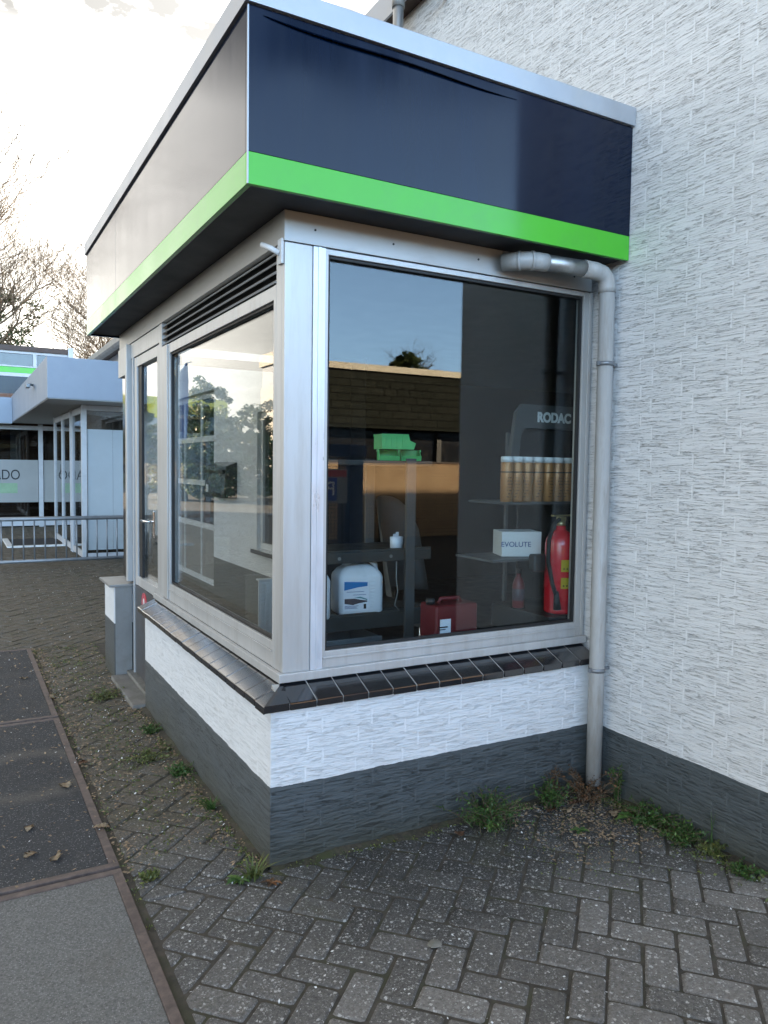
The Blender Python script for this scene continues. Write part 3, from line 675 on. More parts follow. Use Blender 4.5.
# ------------------------------------------------------------------ glazed kiosk in front of the wall
FR = .077; ZF = 2.526; ZG = 2.6214; ZB = 3.1046; OX = .1478; OY = .1361; LF = 3.48
def kiosk():
    t = thing('glazed_kiosk', 'glazed corner kiosk with a navy and green fascia on a low white and grey wall', 'kiosk', (.8, 1.5, 0))
    ZP = .300; ZT = .628; XE = 1.640
    # low brick wall, white over grey, L shaped, and the short stub past the door
    def L(z0, z1, nm, m):
        mb = MB(); b = mb.bm
        pts = [(0, 0), (XE, 0), (XE, .10), (.10, .10), (.10, 2.20), (0, 2.20)]
        mb.prism(pts, 2, z0, z1); return mb.build(nm, m, t)
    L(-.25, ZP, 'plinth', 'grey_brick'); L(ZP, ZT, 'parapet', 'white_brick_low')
    mb = MB(); mb.box(-.045, .10, 3.003, 3.40, -.25, .40); mb.build('plinth', 'grey_brick', t)
    mb = MB(); mb.box(-.045, .10, 3.003, 3.40, .40, .665); mb.build('parapet', 'white_brick_low', t)
    mb = MB(); mb.box(-.040, .076, 2.994, 3.001, -.03, .665, .001); mb.build('end_plate', 'steel_grey', t)
    mb = MB(); mb.box(-.082, .10, 2.98, 3.42, .667, .685, .003); mb.build('stub_cap', 'steel_grey', t)
    # sloping black tile sill: tiles with open joints, front and left runs, mitred at the corner
    S0, S1 = -.043, .072; ZI, ZO, TH = .700, .652, .028
    def tile_mesh(a, b, c, d):
        """top quad a,b (outer edge) c,d (inner edge) -> slab"""
        bm = bmesh.new(); top = [bm.verts.new(p) for p in (a, b, c, d)]
        bot = [bm.verts.new((p[0], p[1], p[2]-TH)) for p in (a, b, c, d)]
        bm.faces.new(top); bm.faces.new(bot[::-1])
        for i in range(4): bm.faces.new((top[i], bot[i], bot[(i+1) % 4], top[(i+1) % 4]))
        bmesh.ops.recalc_face_normals(bm, faces=bm.faces)
        bmesh.ops.bevel(bm, geom=bm.edges[:], offset=.004, segments=2, profile=.6, affect='EDGES', clamp_overlap=True)
        return bm
    rnd = random.Random(2)
    mb = MB(); j = .0014
    xs = [S0 + .118*k for k in range(0, 15)]
    n = 14
    step = (XE+.012 - .060)/n
    edges = [.060+step*k for k in range(n+1)]
    # corner tile pieces (mitre)
    def add(mb, q):
        dz = rnd.gauss(0, .0008); q = [(x, y, z+dz) for x, y, z in q]; mb._merge(tile_mesh(*q))
    add(mb, [(S0, S0, ZO), (.060-j, S0, ZO), (.073-j*0, .0715, ZI), (.0722, .0715, ZI)])
    for a, b in zip(edges, edges[1:]): add(mb, [(a+j, S0, ZO), (b-j, S0, ZO), (b-j, S1, ZI), (a+j, S1, ZI)])
    add(mb, [(S0, .060-j, ZO), (S0, S0+.0, ZO), (.0715, .0712, ZI), (.0715, .0735, ZI)])
    ye = 2.225; n2 = 18; st2 = (ye-.060)/n2; ed2 = [.060+st2*k for k in range(n2+1)]
    for a, b in zip(ed2, ed2[1:]): add(mb, [(S0, b-j, ZO), (S0, a+j, ZO), (S1, a+j, ZI), (S1, b-j, ZI)])
    sill = mb.build('sill', 'tile_black', t)
    mb = MB()
    mb.prism([(S0+.003, ZO-.0018), (S1, ZI-.0018), (S1, ZO-TH), (S0+.006, ZO-TH)], 0, .03, XE+.01)
    o = mb.build('grout', 'grout', sill)
    # the left run has dark joints
    mb = MB(); mb.prism([(S0+.006, ZO-.0065), (S1, ZI-.0065), (S1, ZO-TH), (S0+.006, ZO-TH)], 1, .03, 2.22); mb.build('grout', 'black_metal', sill)
    # --- aluminium framing
    mb = MB()
    mb.box(FR+.03, .192, FR+.03, .19, .71, 2.41, .004)                       # corner post core
    mb.box(FR, .192, FR, FR+.03, .735, 2.406, .003)
    mb.box(FR, FR+.029, FR+.031, .165, .735, 2.406, .003)
    mb.build('corner_post', 'alu', t)
    mb = MB(); mb.box(.194, .246, FR-.006, FR+.06, .735, 2.405, .003); mb.box(.214, .226, FR-.010, FR-.0065, .735, 2.405, .002); mb.build('cover_strip', 'alu_bright', t)
    # ring beam under the soffit
    mb = MB()
    mb.box(FR-.004, 1.655, FR-.004, FR+.12, 2.409, ZF-.002, .002)
    fb = mb.build('ring_beam', 'alu_beam', t)
    mb = MB(); mb.box(FR-.004, FR+.12, FR+.122, 3.40, 2.409, ZF-.002, .002); mb.build('ring_beam', 'alu_beam', t)
    for x in (.20, .55, .98, 1.30, 1.54):
        mb = MB(); mb.tube([(x, FR-.0068, 2.466), (x, FR-.0045, 2.466)], .0045, 10); mb.build('screw', 'black_metal', fb)
    mb = MB(); mb.box(FR-.002, FR, .6, .603, 2.412, 2.52); mb.box(FR+.02, FR+.1, .17, 3.38, ZF-.001, ZF+.004); mb.build('joint_seal', 'rubber', fb)
    # --- front window
    def window(name, axis, p, u0, u1, z0, z1, fw, mats, dpth=.055, glz=None, proud=0):
        """outer frame + glazing bead + pane ; axis 1: wall y = p, axis 0: wall x = p"""
        def B(mb, a, b, c, d, q0, q1, bev=.003):
            if axis == 1: mb.box(a, b, q0, q1, c, d, bev)
            else: mb.box(q0, q1, a, b, c, d, bev)
        w = thing_part(name, t, ((u0+u1)/2, p, z0) if axis == 1 else (p, (u0+u1)/2, z0))
        l, r, bt, tp = fw
        mb = MB()
        B(mb, u0, u0+l, z0, z1, p, p+dpth); B(mb, u1-r, u1, z0, z1, p, p+dpth)
        B(mb, u0+l, u1-r, z0, z0+bt, p+.002, p+dpth); B(mb, u0+l, u1-r, z1-tp, z1, p+.002, p+dpth)
        mb.build('frame', mats[0], w)
        a, b, c, d = u0+l, u1-r, z0+bt, z1-tp; e = .012
        mb = MB()
        B(mb, a, a+e, c, d, p+.012, p+.030, .002); B(mb, b-e, b, c, d, p+.012, p+.030, .002); B(mb, a+e, b-e, c, c+e, p+.012, p+.030, .002); B(mb, a+e, b-e, d-e, d, p+.012, p+.030, .002)
        mb.build('glazing_bead', mats[1], w)
        mb = MB(); B(mb, a+.004, b-.004, c+.004, d-.004, p+.031, p+.037, 0); mb.build('pane', glz, w)
        return w
    def thing_part(name, par, loc):
        o = bpy.data.objects.new(name, None); COL.objects.link(o); o.empty_display_size = .05
        o.location = loc; o.parent = par; o.matrix_parent_inverse = wm(par).inverted(); return o
    window('window', 1, FR, .247, 1.668, .735, 2.405, (.014, .055, .070, .022), ('alu', 'rubber'), glz='glass_front')
    # outer profile lines on the right jamb and under the window
    mb = MB(); mb.box(FR-.022, 1.668, FR-.022, FR-.002, .703, .738, .004); mb.box(1.640, 1.652, FR-.008, FR-.001, .74, 2.403, .002); mb.box(.25, 1.66, FR-.006, FR-.0005, .775, .783, .002); mb.build('bottom_rail', 'alu', t)
    # left window, with ventilation grille above it
    window('window', 0, FR, .166, 2.045, .735, 2.262, (.028, .16, .105, .055), ('alu', 'rubber'), glz='glass_clear')
    mb = MB(); mb.box(FR-.022, FR-.002, FR-.0015, 2.225, .703, .738, .004); mb.box(FR-.006, FR-.0005, .19, 1.9, .800, .806, .002)
    mb.box(FR-.008, FR-.0005, 1.905, 2.045, .742, 2.26, .003); mb.build('bottom_rail', 'alu', t)
    mb = MB(); mb.box(FR+.03, FR+.05, .168, 2.045, 2.264, 2.404); g = mb.build('vent_grille', 'rubber', t)
    mb = MB()
    for z in (2.268, 2.304, 2.340, 2.376):
        mb.prism([(FR-.004, z), (FR+.001, z), (FR+.028, z+.024), (FR+.022, z+.026)], 1, .170, 2.043)
    mb.build('slat', 'alu_beam', g)
    # door
    d = thing_part('door', t, (FR, 2.5, .05))
    mb = MB(); y0, y1 = 2.085, 2.90
    mb.box(FR-.004, FR+.05, 2.047, 2.118, .06, 2.405, .003); mb.box(FR, FR+.05, 2.12, 2.19, .70, 2.29, .003); mb.box(FR, FR+.05, 2.80, 2.87, .70, 2.29, .003)
    mb.box(FR+.002, FR+.05, 2.19, 2.80, .70, .765, .003); mb.box(FR+.002, FR+.05, 2.19, 2.80, 2.225, 2.29, .003); mb.box(FR, FR+.05, 2.12, 3.0, 2.30, 2.404, .003)
    mb.box(FR-.006, FR+.05, 2.90, 2.925, .04, 2.30, .003); mb.box(FR-.03, FR+.05, 3.002, 3.06, .702, 2.404, .004)
    mb.box(FR-.014, FR+.02, 3.062, 3.40, 2.20, 2.404, .003)
    mb.build('door_frame', 'alu', d)
    mb = MB(); mb.box(FR+.008, FR+.05, 2.872, 2.90, .70, 2.295); mb.box(FR+.012, FR+.03, 2.19, 2.205, .765, 2.225); mb.box(FR+.012, FR+.03, 2.70, 2.80, .765, 2.225); mb.build('door_seal', 'rubber', d)
    mb = MB(); mb.box(FR+.03, FR+.036, 2.205, 2.70, .765, 2.225); mb.build('pane', 'glass_clear', d)
    mb = MB(); mb.box(FR+.003, FR+.04, 2.12, 2.99, .06, .695, .003); mb.build('kick_panel', 'kick_grey', d)
    mb = MB(); mb.tube([(FR, 2.28, 1.185), (FR-.045, 2.28, 1.185), (FR-.055, 2.29, 1.185), (FR-.055, 2.40, 1.185)], .009, 10); mb.box(FR-.008, FR-.001, 2.262, 2.298, 1.08, 1.25, .003); mb.build('handle', 'chrome', d)
    bm_ = MB(); bm_.tube([(FR-.0005, 2.60, .60), (FR+.004, 2.60, .60)], .075, 28); st = bm_.build('sticker', 'ext_red', d)
    mb = MB(); mb.tube([(FR-.002, 2.60, .615), (FR+.0, 2.60, .615)], .022, 16); mb.build('sticker_spot', 'paint_white', st)
    # rear glazing that lets one see the building beyond
    window('window', 1, 3.335, .135, 1.655, .12, 2.404, (.05, .05, .06, .06), ('kick_grey', 'rubber'), glz='glass_clear')
    # glazed end return behind the stub
    mb = MB(); mb.box(.09, .13, 3.062, 3.38, .702, 2.404); mb.build('corner_panel', 'dark_glass_panel', t)
    # roof: soffit, fascia panels with green band, aluminium capping
    mb = MB(); mb.box(-OX+.006, W-.003, -OY+.006, LF-.006, ZF, ZF+.02); mb.build('soffit', 'soffit', t)
    mb = MB(); mb.box(FR+.122, W+.3, FR+.122, 3.30, 2.46, 2.52); mb.build('ceiling', 'room_ceiling', t)
    # front: two sheets, joint at x = .50
    mb = MB(); mb.box(-OX, W-.006, -OY, -OY+.02, ZG+.001, ZB, .0012); mb.build('fascia_panel', 'navy_gloss', t)
    mb = MB(); mb.box(-OX, W-.006, -OY, -OY+.02, ZF-.012, ZG, .0012); mb.build('fascia_band', 'green_gloss', t)
    for a, b in ((-OY+.021, 2.30), (2.302, LF)):
        mb = MB(); mb.box(-OX, -OX+.02, a, b, ZG+.001, ZB, .0012); mb.build('fascia_panel', 'navy_gloss', t)
        mb = MB(); mb.box(-OX, -OX+.02, a, b, ZF-.012, ZG, .0012); mb.build('fascia_band', 'green_gloss', t)
    mb = MB(); mb.box(-OX+.02, W-.006, LF-.02, LF, ZF-.012, ZB); mb.build('fascia_panel', 'navy_gloss', t)
    mb = MB(); mb.box(-OX-.001, -OX+.004, -OY-.001, -OY+.004, ZF-.012, ZB-.001); mb.build('corner_seam', 'cap_alu', t)
    # peeled foil along the top of the front fascia
    mb = MB()
    z = ZB-.035
    pts = []
    b = mb.bm; rnd = random.Random(9)
    top, bot = [], []
    N = 40
    for i in range(N+1):
        u = i/N; x = -OX+.055+u*1.10
        hgt = .030*math.sin(math.pi*min(1, u*1.05))**.6*(.55+.45*math.exp(-u*4)) + .003
        zz = ZB-.022-.004*math.sin(u*9)-.012*u
        top.append(b.verts.new((x, -OY-.001, zz))); bot.append(b.verts.new((x, -OY-.004-.010*math.sin(math.pi*u), zz-hgt*.55)))
    for i in range(N): b.faces.new((top[i], top[i+1], bot[i+1], bot[i]))
    bmesh.ops.solidify(b, geom=b.faces[:], thickness=.001)
    mb.build('peeled_foil', 'navy_gloss', t)
    mb = MB()
    mb.box(-OX-.012, W-.003, -OY-.014, -OY+.006, ZB+.004, ZB+.085, .003); mb.box(-OX-.012, -OX+.008, -OY+.0065, LF+.012, ZB+.004, ZB+.085, .003)
    mb.box(-OX+.008, W-.003, -OY+.006, -OY+.12, ZB+.078, ZB+.0845); mb.box(-OX+.008, -OX+.12, -OY+.12, LF, ZB+.078, ZB+.0845)
    mb.build('roof_capping', 'cap_alu', t)
    mb = MB(); mb.box(-OX+.004, W-.004, -OY+.004, -OY+.018, ZB, ZB+.004); mb.box(-OX+.004, -OX+.018, -OY+.018, LF-.004, ZB, ZB+.004); mb.build('capping_gap', 'rubber', t)
    mb = MB(); mb.box(-OX+.02, W-.004, -OY+.02, LF-.02, ZB-.10, ZB-.05); mb.build('roof', 'asphalt', t)
    return t
kiosk()
# concrete doorstep
def doorstep():
    mb = MB(); mb.box(-.075, .10, 2.21, 2.99, -.08, .028, .008); mb.box(.035, .10, 2.21, 2.99, .029, .055, .006)
    tag(mb.build('doorstep', 'concrete'), 'worn concrete doorstep under the kiosk door', 'doorstep')
doorstep()

# ------------------------------------------------------------------ fixtures on the walls
def drainpipe():
    t = thing('drainpipe', 'grey rain pipe running from under the fascia down the corner of the white wall', 'pipe', (1.61, -.07, .08))
    x, y = 1.607, -.075
    mb = MB(); mb.tube([(x, y, 2.40), (x-.006, y-.012, .55), (x-.010, y-.016, .06)], .036, 20); mb.build('downpipe', 'pvc_grey', t)
    mb = MB(); mb.tube([(1.25, -.055, 2.462), (1.46, -.070, 2.462)], .036, 20); mb.build('cross_pipe', 'zinc', t)
    mb = MB(); mb.tube([(1.457, -.070, 2.462), (1.53, -.072, 2.461), (1.575, -.074, 2.452), (1.598, -.075, 2.430), (1.606, -.075, 2.395), (x, y, 2.37)], .0395, 20); mb.build('elbow', 'pvc_grey', t)
    mb = MB(); mb.tube([(1.10, .05, 2.466), (1.135, -.002, 2.464), (1.165, -.034, 2.463), (1.205, -.050, 2.462), (1.253, -.055, 2.462)], .0395, 20); mb.tube([(1.138, -.006, 2.464), (1.146, -.015, 2.464)], .0425, 20); mb.tube([(1.178, -.041, 2.463), (1.190, -.046, 2.463)], .0425, 20)
    mb.build('elbow', 'pvc_grey', t)
    for z, xx, yy in ((2.045, x-.002, y-.003), (.610, x-.006, y-.012)):
        mb = MB(); mb.tube([(xx, yy, z-.009), (xx, yy, z+.009)], .0395, 20); mb.box(xx-.050, xx-.036, yy-.008, yy+.008, z-.010, z+.010, .002); mb.box(xx+.036, W-.001, yy-.006, yy+.006, z-.007, z+.007, .001)
        mb.build('clip', 'galv', t)
drainpipe()
def gap_shade():
    mb = MB(); mb.box(1.645, 1.676, .006, .10, -.1, .64); tag(mb.build('gap_shade_strip', 'rubber'), 'dark strip standing for the shade in the gap between the low kiosk wall and the shop wall', 'strip')  # black strip set in for the shade inside the open gap
gap_shade()
def roof_pipe():
    t = thing('vent_pipe', 'thin grey vent pipe rising from the kiosk roof against the shop wall', 'pipe', (1.50, 1.71, 3.02))
    mb = MB(); mb.tube([(1.50, 1.71, 3.02), (1.50, 1.71, 5.3)], .034, 16); mb.build('tube', 'zinc', t)
    for z0, z1 in ((4.50, 4.60), (4.655, 4.675)): mb = MB(); mb.tube([(1.50, 1.71, z0), (1.50, 1.71, z1)], .0415, 16); mb.build('collar', 'steel_grey', t)
    mb = MB(); mb.tube([(1.50, 1.68, 4.60), (1.56, 1.45, 4.47), (1.57, 1.40, 4.46), (1.57, 1.385, 4.50)], .010, 8); mb.tube([(1.565, 1.42, 4.465), (W+.02, 1.42, 4.465)], .010, 8); mb.build('stay', 'galv', t)
roof_pipe()
def stay_bracket():
    t = thing('wall_bracket', 'small pale metal arm bracket at the top of the kiosk corner post', 'bracket', (FR, .1, 2.35))
    mb = MB(); mb.box(FR-.012, FR-.001, .085, .125, 2.325, 2.42, .003); mb.build('plate', 'alu_white', t)
    mb = MB(); mb.tube([(FR-.010, .105, 2.365), (FR-.035, .135, 2.388), (FR-.062, .165, 2.405)], .011, 10); mb.build('arm', 'alu_white', t)
stay_bracket()
def letterbox():
    t = thing('letterbox', 'black double letterbox on the white wall seen through the kiosk', 'letterbox', (W-.06, 5.81, 1.19))
    y0, y1 = 5.43, 6.19
    mb = MB(); mb.prism([(W-.001, 1.19), (W-.13, 1.19), (W-.15, 1.24), (W-.13, 1.54), (W-.001, 1.59)], 1, y0, y1, .006); mb.build('box', 'letterbox_dark', t)
    for a in (y0+.03, (y0+y1)/2+.01):
        mb = MB(); mb.box(W-.158, W-.146, a, a+.34, 1.46, 1.50, .002); mb.build('flap', 'black_metal', t)
    mb = MB(); mb.box(W-.156, W-.148, 6.02, 6.10, 1.24, 1.33, .001); mb.build('name_plate', 'paint_white', t)
letterbox()

# ------------------------------------------------------------------ the shop front further back
def canopy_shop():
    t = thing('shop_entrance', 'glazed shop entrance under a thick blue grey canopy behind the railing', 'shopfront', (0, 13, 0))
    x0 = .157
    def canopy(a, b, c, d, z0, z1, nm='canopy'):
        mb = MB(); mb.box(a, b, c, d, z0+.012, z1, .006); o = mb.build(nm, 'canopy_blue', t)
        mb = MB(); mb.box(a+.01, b-.01, c+.01, d-.01, z0, z0+.011); mb.build('soffit', 'soffit_white', o); return o
    c1 = canopy(x0, W-.004, 9.4, 17.395, 2.485, 3.095)
    c2 = canopy(-2.5, x0-.004, 17.0, 18.5, 2.45, 3.05)
    # small lamp arm on the side of the canopy
    mb = MB(); mb.tube([(x0+.01, 11.6, 2.86), (x0-.06, 11.6, 2.88), (x0-.10, 11.5, 2.86)], .02, 8); mb.box(x0-.13, x0-.07, 11.30, 11.55, 2.80, 2.86, .01); mb.build('lamp_bracket', 'galv', c1)
    fx = .762
    def post(a, b, c, d, z0=0, z1=2.484): mb = MB(); mb.box(a, b, c, d, z0, z1, .004); return mb.build('post', 'frame_white', t)
    # front panel, white film
    post(fx-.03, fx+.05, 10.26, 10.34); post(1.60, 1.67, 10.26, 10.34)
    def rails(a, b, y0, y1, zs, h=.06):
        for z in zs:
            mb = MB(); mb.box(a, b, y0, y1, z, z+h, .003); mb.build('rail', 'frame_white', t)
    rails(fx+.051, 1.598, 10.27, 10.33, (.03, 2.40), .08)
    w = MB(); w.box(fx+.051, 1.598, 10.295, 10.303, .111, 2.399); w = w.build('pane', 'glass_dim', t)
    mb = MB(); mb.box(fx+.06, 1.21, 10.290, 10.293, .16, 2.10); mb.box(1.213, 1.59, 10.290, 10.293, .16, 2.10); mb.build('film', 'film_blue', w)
    mb = MB(); mb.prism([(fx+.06, 2.39), (1.59, 2.38), (1.59, 2.24), (fx+.06, 2.34)], 1, 10.308, 10.312); mb.build('banner', 'paint_white', w)
    # side glazing along y with a door recess
    for y in (11.55, 11.75, 12.95, 14.2): post(fx-.02, fx+.04, y-.035, y+.035)
    for a, b in ((10.342, 11.513), (11.787, 12.913), (12.987, 14.163)):
        for z in (.03, 2.36): mb = MB(); mb.box(fx-.01, fx+.03, a, b, z, z+.10, .003); mb.build('rail', 'frame_white', t)
    for a, b in ((10.342, 11.513), (11.787, 12.913), (12.987, 14.163)):
        mb = MB(); mb.box(fx+.006, fx+.014, a, b, .131, 2.359); mb.build('pane', 'glass_dim', t)
    text_mesh('house_number', '6', .30, 'ink', t, face_nx(fx+.004, 13.35, 1.42))
    # back shop window
    yb = 17.6
    for x in (-2.3, -.72, .80): post(x-.05, x+.05, yb-.04, yb+.04)
    for a, b in ((-2.25, -.77), (-.67, .75), (.85, W-.01)):
        
        for z0, z1 in ((.03, .22), (2.34, 2.44)): mb = MB(); mb.box(a, b, yb-.03, yb+.03, z0, z1, .003); mb.build('rail', 'frame_white', t)
        p = MB(); p.box(a, b, yb-.004, yb+.004, .221, 2.339); p = p.build('pane', 'glass_dim', t)
        mb = MB(); mb.box(a+.01, b-.01, yb-.008, yb-.005, .60, 1.62); mb.build('film', 'film_grey', p)
    text_mesh('lettering', 'VADO', .34, 'ink', t, face_ny(-.03, yb-.012, 1.25), font_scale_x=.78)
    mb = MB(); mb.box(-.60, .28, yb-.0105, yb-.0085, .82, 1.06); mb.build('green_label', 'film_green', t)
    # rear of the shop room
    mb = MB(); mb.box(-2.4, W, 20.4, 20.5, 0, 3.2); mb.box(-2.5, -2.4, 17.7, 20.5, 0, 3.2); mb.box(-2.4, W, 17.7, 20.4, 3.05, 3.2); mb.build('wall', 'red_brick', t)
    mb = MB(); mb.box(-.62, .18, 20.36, 20.398, 1.0, 2.6); mb.build('bright_window', 'foliage_panel', t) if False else mb.bm.free()
    mb = MB(); mb.box(.3, .55, 20.30, 20.398, .9, 2.5, .01); mb.build('notice_board', 'steel_grey', t)
canopy_shop()
def doormat():
    t = thing('mat_well', 'dark doormat pit with a white painted edge behind the railing', 'doormat', (.3, 13.3, 0))
    mb = MB(); mb.box(-.12, .72, 12.78, 14.3, -.005, .012); mb.build('mat', 'dark_mat', t)
    mb = MB(); mb.box(-.22, .76, 12.66, 12.777, -.005, .03, .005); mb.box(-.22, -.123, 12.778, 14.3, -.005, .03, .005); mb.build('edging', 'paint_white', t)
doormat()
def railing():
    t = thing('railing', 'low grey galvanised railing across the yard in front of the shop entrance', 'railing', (.4, 9.2, 0))
    y = 9.35; x0, x1 = -.95, 1.62
    mb = MB(); mb.tube([(x0, y, .745), (x1, y, .745)], .030, 12); mb.build('top_rail', 'galv', t)
    mb = MB(); mb.tube([(x0, y, .135), (x1, y, .135)], .026, 12); mb.build('bottom_rail', 'galv', t)
    x = x0+.05; k = 0
    while x < x1:
        mb = MB(); mb.tube([(x, y, .155), (x, y, .722)], .011, 8); mb.build('baluster', 'galv', t); x += .143
    for x in (x0+.01, x1-.02):
        mb = MB(); mb.tube([(x, y, -.02), (x, y, .74)], .024, 10); mb.build('post', 'galv', t)
railing()
def far_block():
    t = thing('commercial_building', 'flat roofed far building with a green striped navy fascia above the canopy', 'building', (-3, 23, 0))
    x0, x1, y = -2.6, 1.92, 20.8
    def B(z0, z1, m, nm, dy=0, a=x0, b=x1):
        mb = MB(); mb.box(a, b, y-dy, y+6, z0, z1, .004); return mb.build(nm, m, t)
    B(-.2, 3.30, 'red_brick', 'wall'); B(3.302, 3.92, 'navy_gloss', 'fascia', .02); B(3.922, 4.02, 'frame_white', 'trim', .04); B(4.022, 4.18, 'green_gloss', 'green_band', .03)
    B(4.182, 4.62, 'dark_glass_panel', 'window_band'); B(4.622, 4.76, 'brown_trim', 'roof_edge', .12)
    mb = MB(); mb.box(x0, x1-.08, y-.05, y-.003, 4.55, 4.62, .004); mb.box(x0, x1-.08, y-.05, y-.003, 4.184, 4.22, .004)
    for x in (-1.1, .92): mb.box(x, x+.09, y-.06, y-.004, 4.221, 4.549, .004)
    mb.box(x1-.10, x1+.04, y-.14, y-.003, 4.05, 4.80, .004); mb.build('window_frame', 'frame_white', t)
far_block()

# ------------------------------------------------------------------ trees
def branch_tree(name, label, loc, height, seed, spread=.5, levels=6, trunk_r=.17, group=None, ivy=False, start=.28, lean=(0, 0)):
    rnd = random.Random(seed); t = thing(name, label, 'tree', loc, group=group)
    trunk = MB(); crown = MB(); tips = []
    def seg(mb, pts, r, n): mb.tube([(p[0]+loc[0], p[1]+loc[1], p[2]+loc[2]) for p in pts], r, n, cap=False)
    def grow(p, d, ln, r, lv):
        n = 4 if lv < 3 else 3
        pts = [p]; rs = [r]; q = Vector(p); dd = Vector(d)
        kids = []
        for i in range(n):
            dd = (dd + Vector((rnd.gauss(0, .12), rnd.gauss(0, .12), rnd.gauss(.05, .07)))).normalized()
            q = q + dd*ln/n; pts.append(q.copy()); rs.append(max(.006, r*(1-.55*(i+1)/n)))
            kids.append((q.copy(), dd.copy(), rs[-1]))
        seg(trunk if lv == 0 else crown, pts, rs, 10 if lv == 0 else (6 if lv < 3 else 3))
        if lv >= levels: tips.append(q.copy()); return
        for i, (kp, kd, kr) in enumerate(kids):
            if lv == 0 and (i+1)/n < start: continue
            m = 2 if lv < 3 else 1
            if i == n-1: m += 1
            for _ in range(m if rnd.random() < .93 else 1):
                a = rnd.uniform(0, 2*math.pi); side = Vector((math.cos(a), math.sin(a), rnd.uniform(-.15, .45)))
                nd_ = (kd*(1-spread) + side*spread).normalized()
                if lv == 0: nd_ = (nd_ + Vector((0, 0, .45))).normalized()
                grow(kp, nd_, ln*rnd.uniform(.50, .72), max(.005, kr*rnd.uniform(.55, .75)), lv+1)
    grow(Vector((0, 0, 0)), Vector((lean[0], lean[1], 1)).normalized(), height*.48, trunk_r, 0)
    trunk.norecalc = crown.norecalc = True
    trunk.build('trunk', 'bark', t); crown.build('crown', 'twig', t)
    if ivy:
        mb = MB(); leaves(mb, [(loc[0]+rnd.gauss(.15, .45)+.5*k/9, loc[1]+rnd.gauss(0, .4), 4.2+rnd.random()*2.2+.1*k, .35) for k in range(16)], 120, .11, rnd); mb.build('ivy', 'foliage', t)
    return t
def leaves(mb, clumps, per, size, rnd):
    t = mb.bm; tone = t.faces.layers.float.get('tone') or t.faces.layers.float.new('tone')
    for (x, y, z, r) in clumps:
        ct = rnd.uniform(-.25, .25)
        for _ in range(per):
            v = Vector((rnd.gauss(0, 1), rnd.gauss(0, 1), rnd.gauss(0, 1))); v = v.normalized()*r*rnd.random()**.45
            p = Vector((x, y, z)) + Vector((v.x, v.y, v.z*.8)); s = size*rnd.uniform(.6, 1.3)
            a = Vector((rnd.gauss(0, 1), rnd.gauss(0, 1), rnd.gauss(0, .6))).normalized(); b = a.cross(Vector((rnd.gauss(0, 1), rnd.gauss(0, 1), rnd.gauss(0, 1)))).normalized()
            vs = [t.verts.new(p + a*s*.5), t.verts.new(p + b*s*.28), t.verts.new(p - a*s*.5), t.verts.new(p - b*s*.28)]
            f = t.faces.new(vs); f[tone] = min(1, max(0, .5 + ct + rnd.gauss(0, .2)))
    mb.norecalc = True
def leafy_tree(label, x, y, h, r, seed, m='foliage', group='leafy trees across the road', z0=1.0, n=95, per=110, size=.15):
    rnd = random.Random(seed); t = thing('leafy_tree', label, 'tree', (x, y, 0), group=group)
    mb = MB(); mb.tube([(x, y, -.1), (x+rnd.uniform(-.1, .1), y, h*.4), (x+rnd.uniform(-.2, .2), y, h*.8)], [.16, .11, .04], 8)
    for k in range(7):
        a = rnd.uniform(0, 6.28); z = h*rnd.uniform(.3, .7); mb.tube([(x, y, z), (x+math.cos(a)*r*.4, y+math.sin(a)*r*.4, z+h*.1), (x+math.cos(a)*r*.75, y+math.sin(a)*r*.75, z+h*.16)], [.06, .035, .015], 6)
    mb.norecalc = True; mb.build('trunk', 'bark', t)
    mb = MB(); cl = []
    for _ in range(n):
        a = rnd.uniform(0, 6.28); k = rnd.random(); z = z0 + (h-z0)*k
        rr = r*math.sin(math.pi*(.12+.83*k))**.7*rnd.random()**.5
        cl.append((x+math.cos(a)*rr, y+math.sin(a)*rr, z+rnd.gauss(0, .12), rnd.uniform(.16, .48)*r/2.2))
    leaves(mb, cl, per, size, rnd); mb.build('crown', m, t); return t
branch_tree('bare_tree', 'large bare tree with ivy on its stem, rising over the far building', (.15, 28, 0), 13.6, 11, spread=.46, levels=5, trunk_r=.22, ivy=True)
branch_tree('bare_tree', 'smaller bare tree behind the kiosk fascia, right of the large one', (4.0, 31, 0), 10.4, 23, spread=.48, levels=5, trunk_r=.16)
for k, (x, y, h, r, m, lab) in enumerate([
    (-7.6, 31, 4.0, 1.8, 'foliage', 'dark leafy tree mirrored nearest the kiosk door'),
    (-8.9, 32, 5.3, 1.7, 'foliage', 'tall pointed leafy tree mirrored in the side window above the letterbox'),
    (-10.4, 30, 3.0, 1.6, 'foliage', 'low rounded leafy tree mirrored right of the letterbox'),
    (-12.4, 30, 5.0, 1.9, 'foliage_gold', 'golden leafy tree mirrored by the corner post of the kiosk'),
    (-6.2, 33, 3.9, 1.4, 'foliage', 'small leafy tree mirrored in the door pane'),
    (-9.6, 34, 3.9, 2.0, 'foliage', 'broad low leafy tree mirrored behind the pointed one'),
    (-11.4, 33, 4.2, 1.7, 'foliage', 'mid green leafy tree mirrored left of the golden one'),
    (-8.2, 29.5, 3.2, 1.5, 'foliage', 'bushy low tree mirrored in front of the pointed one')]):
    leafy_tree(lab, x, y, h, r, 40+k, m, z0=.3)

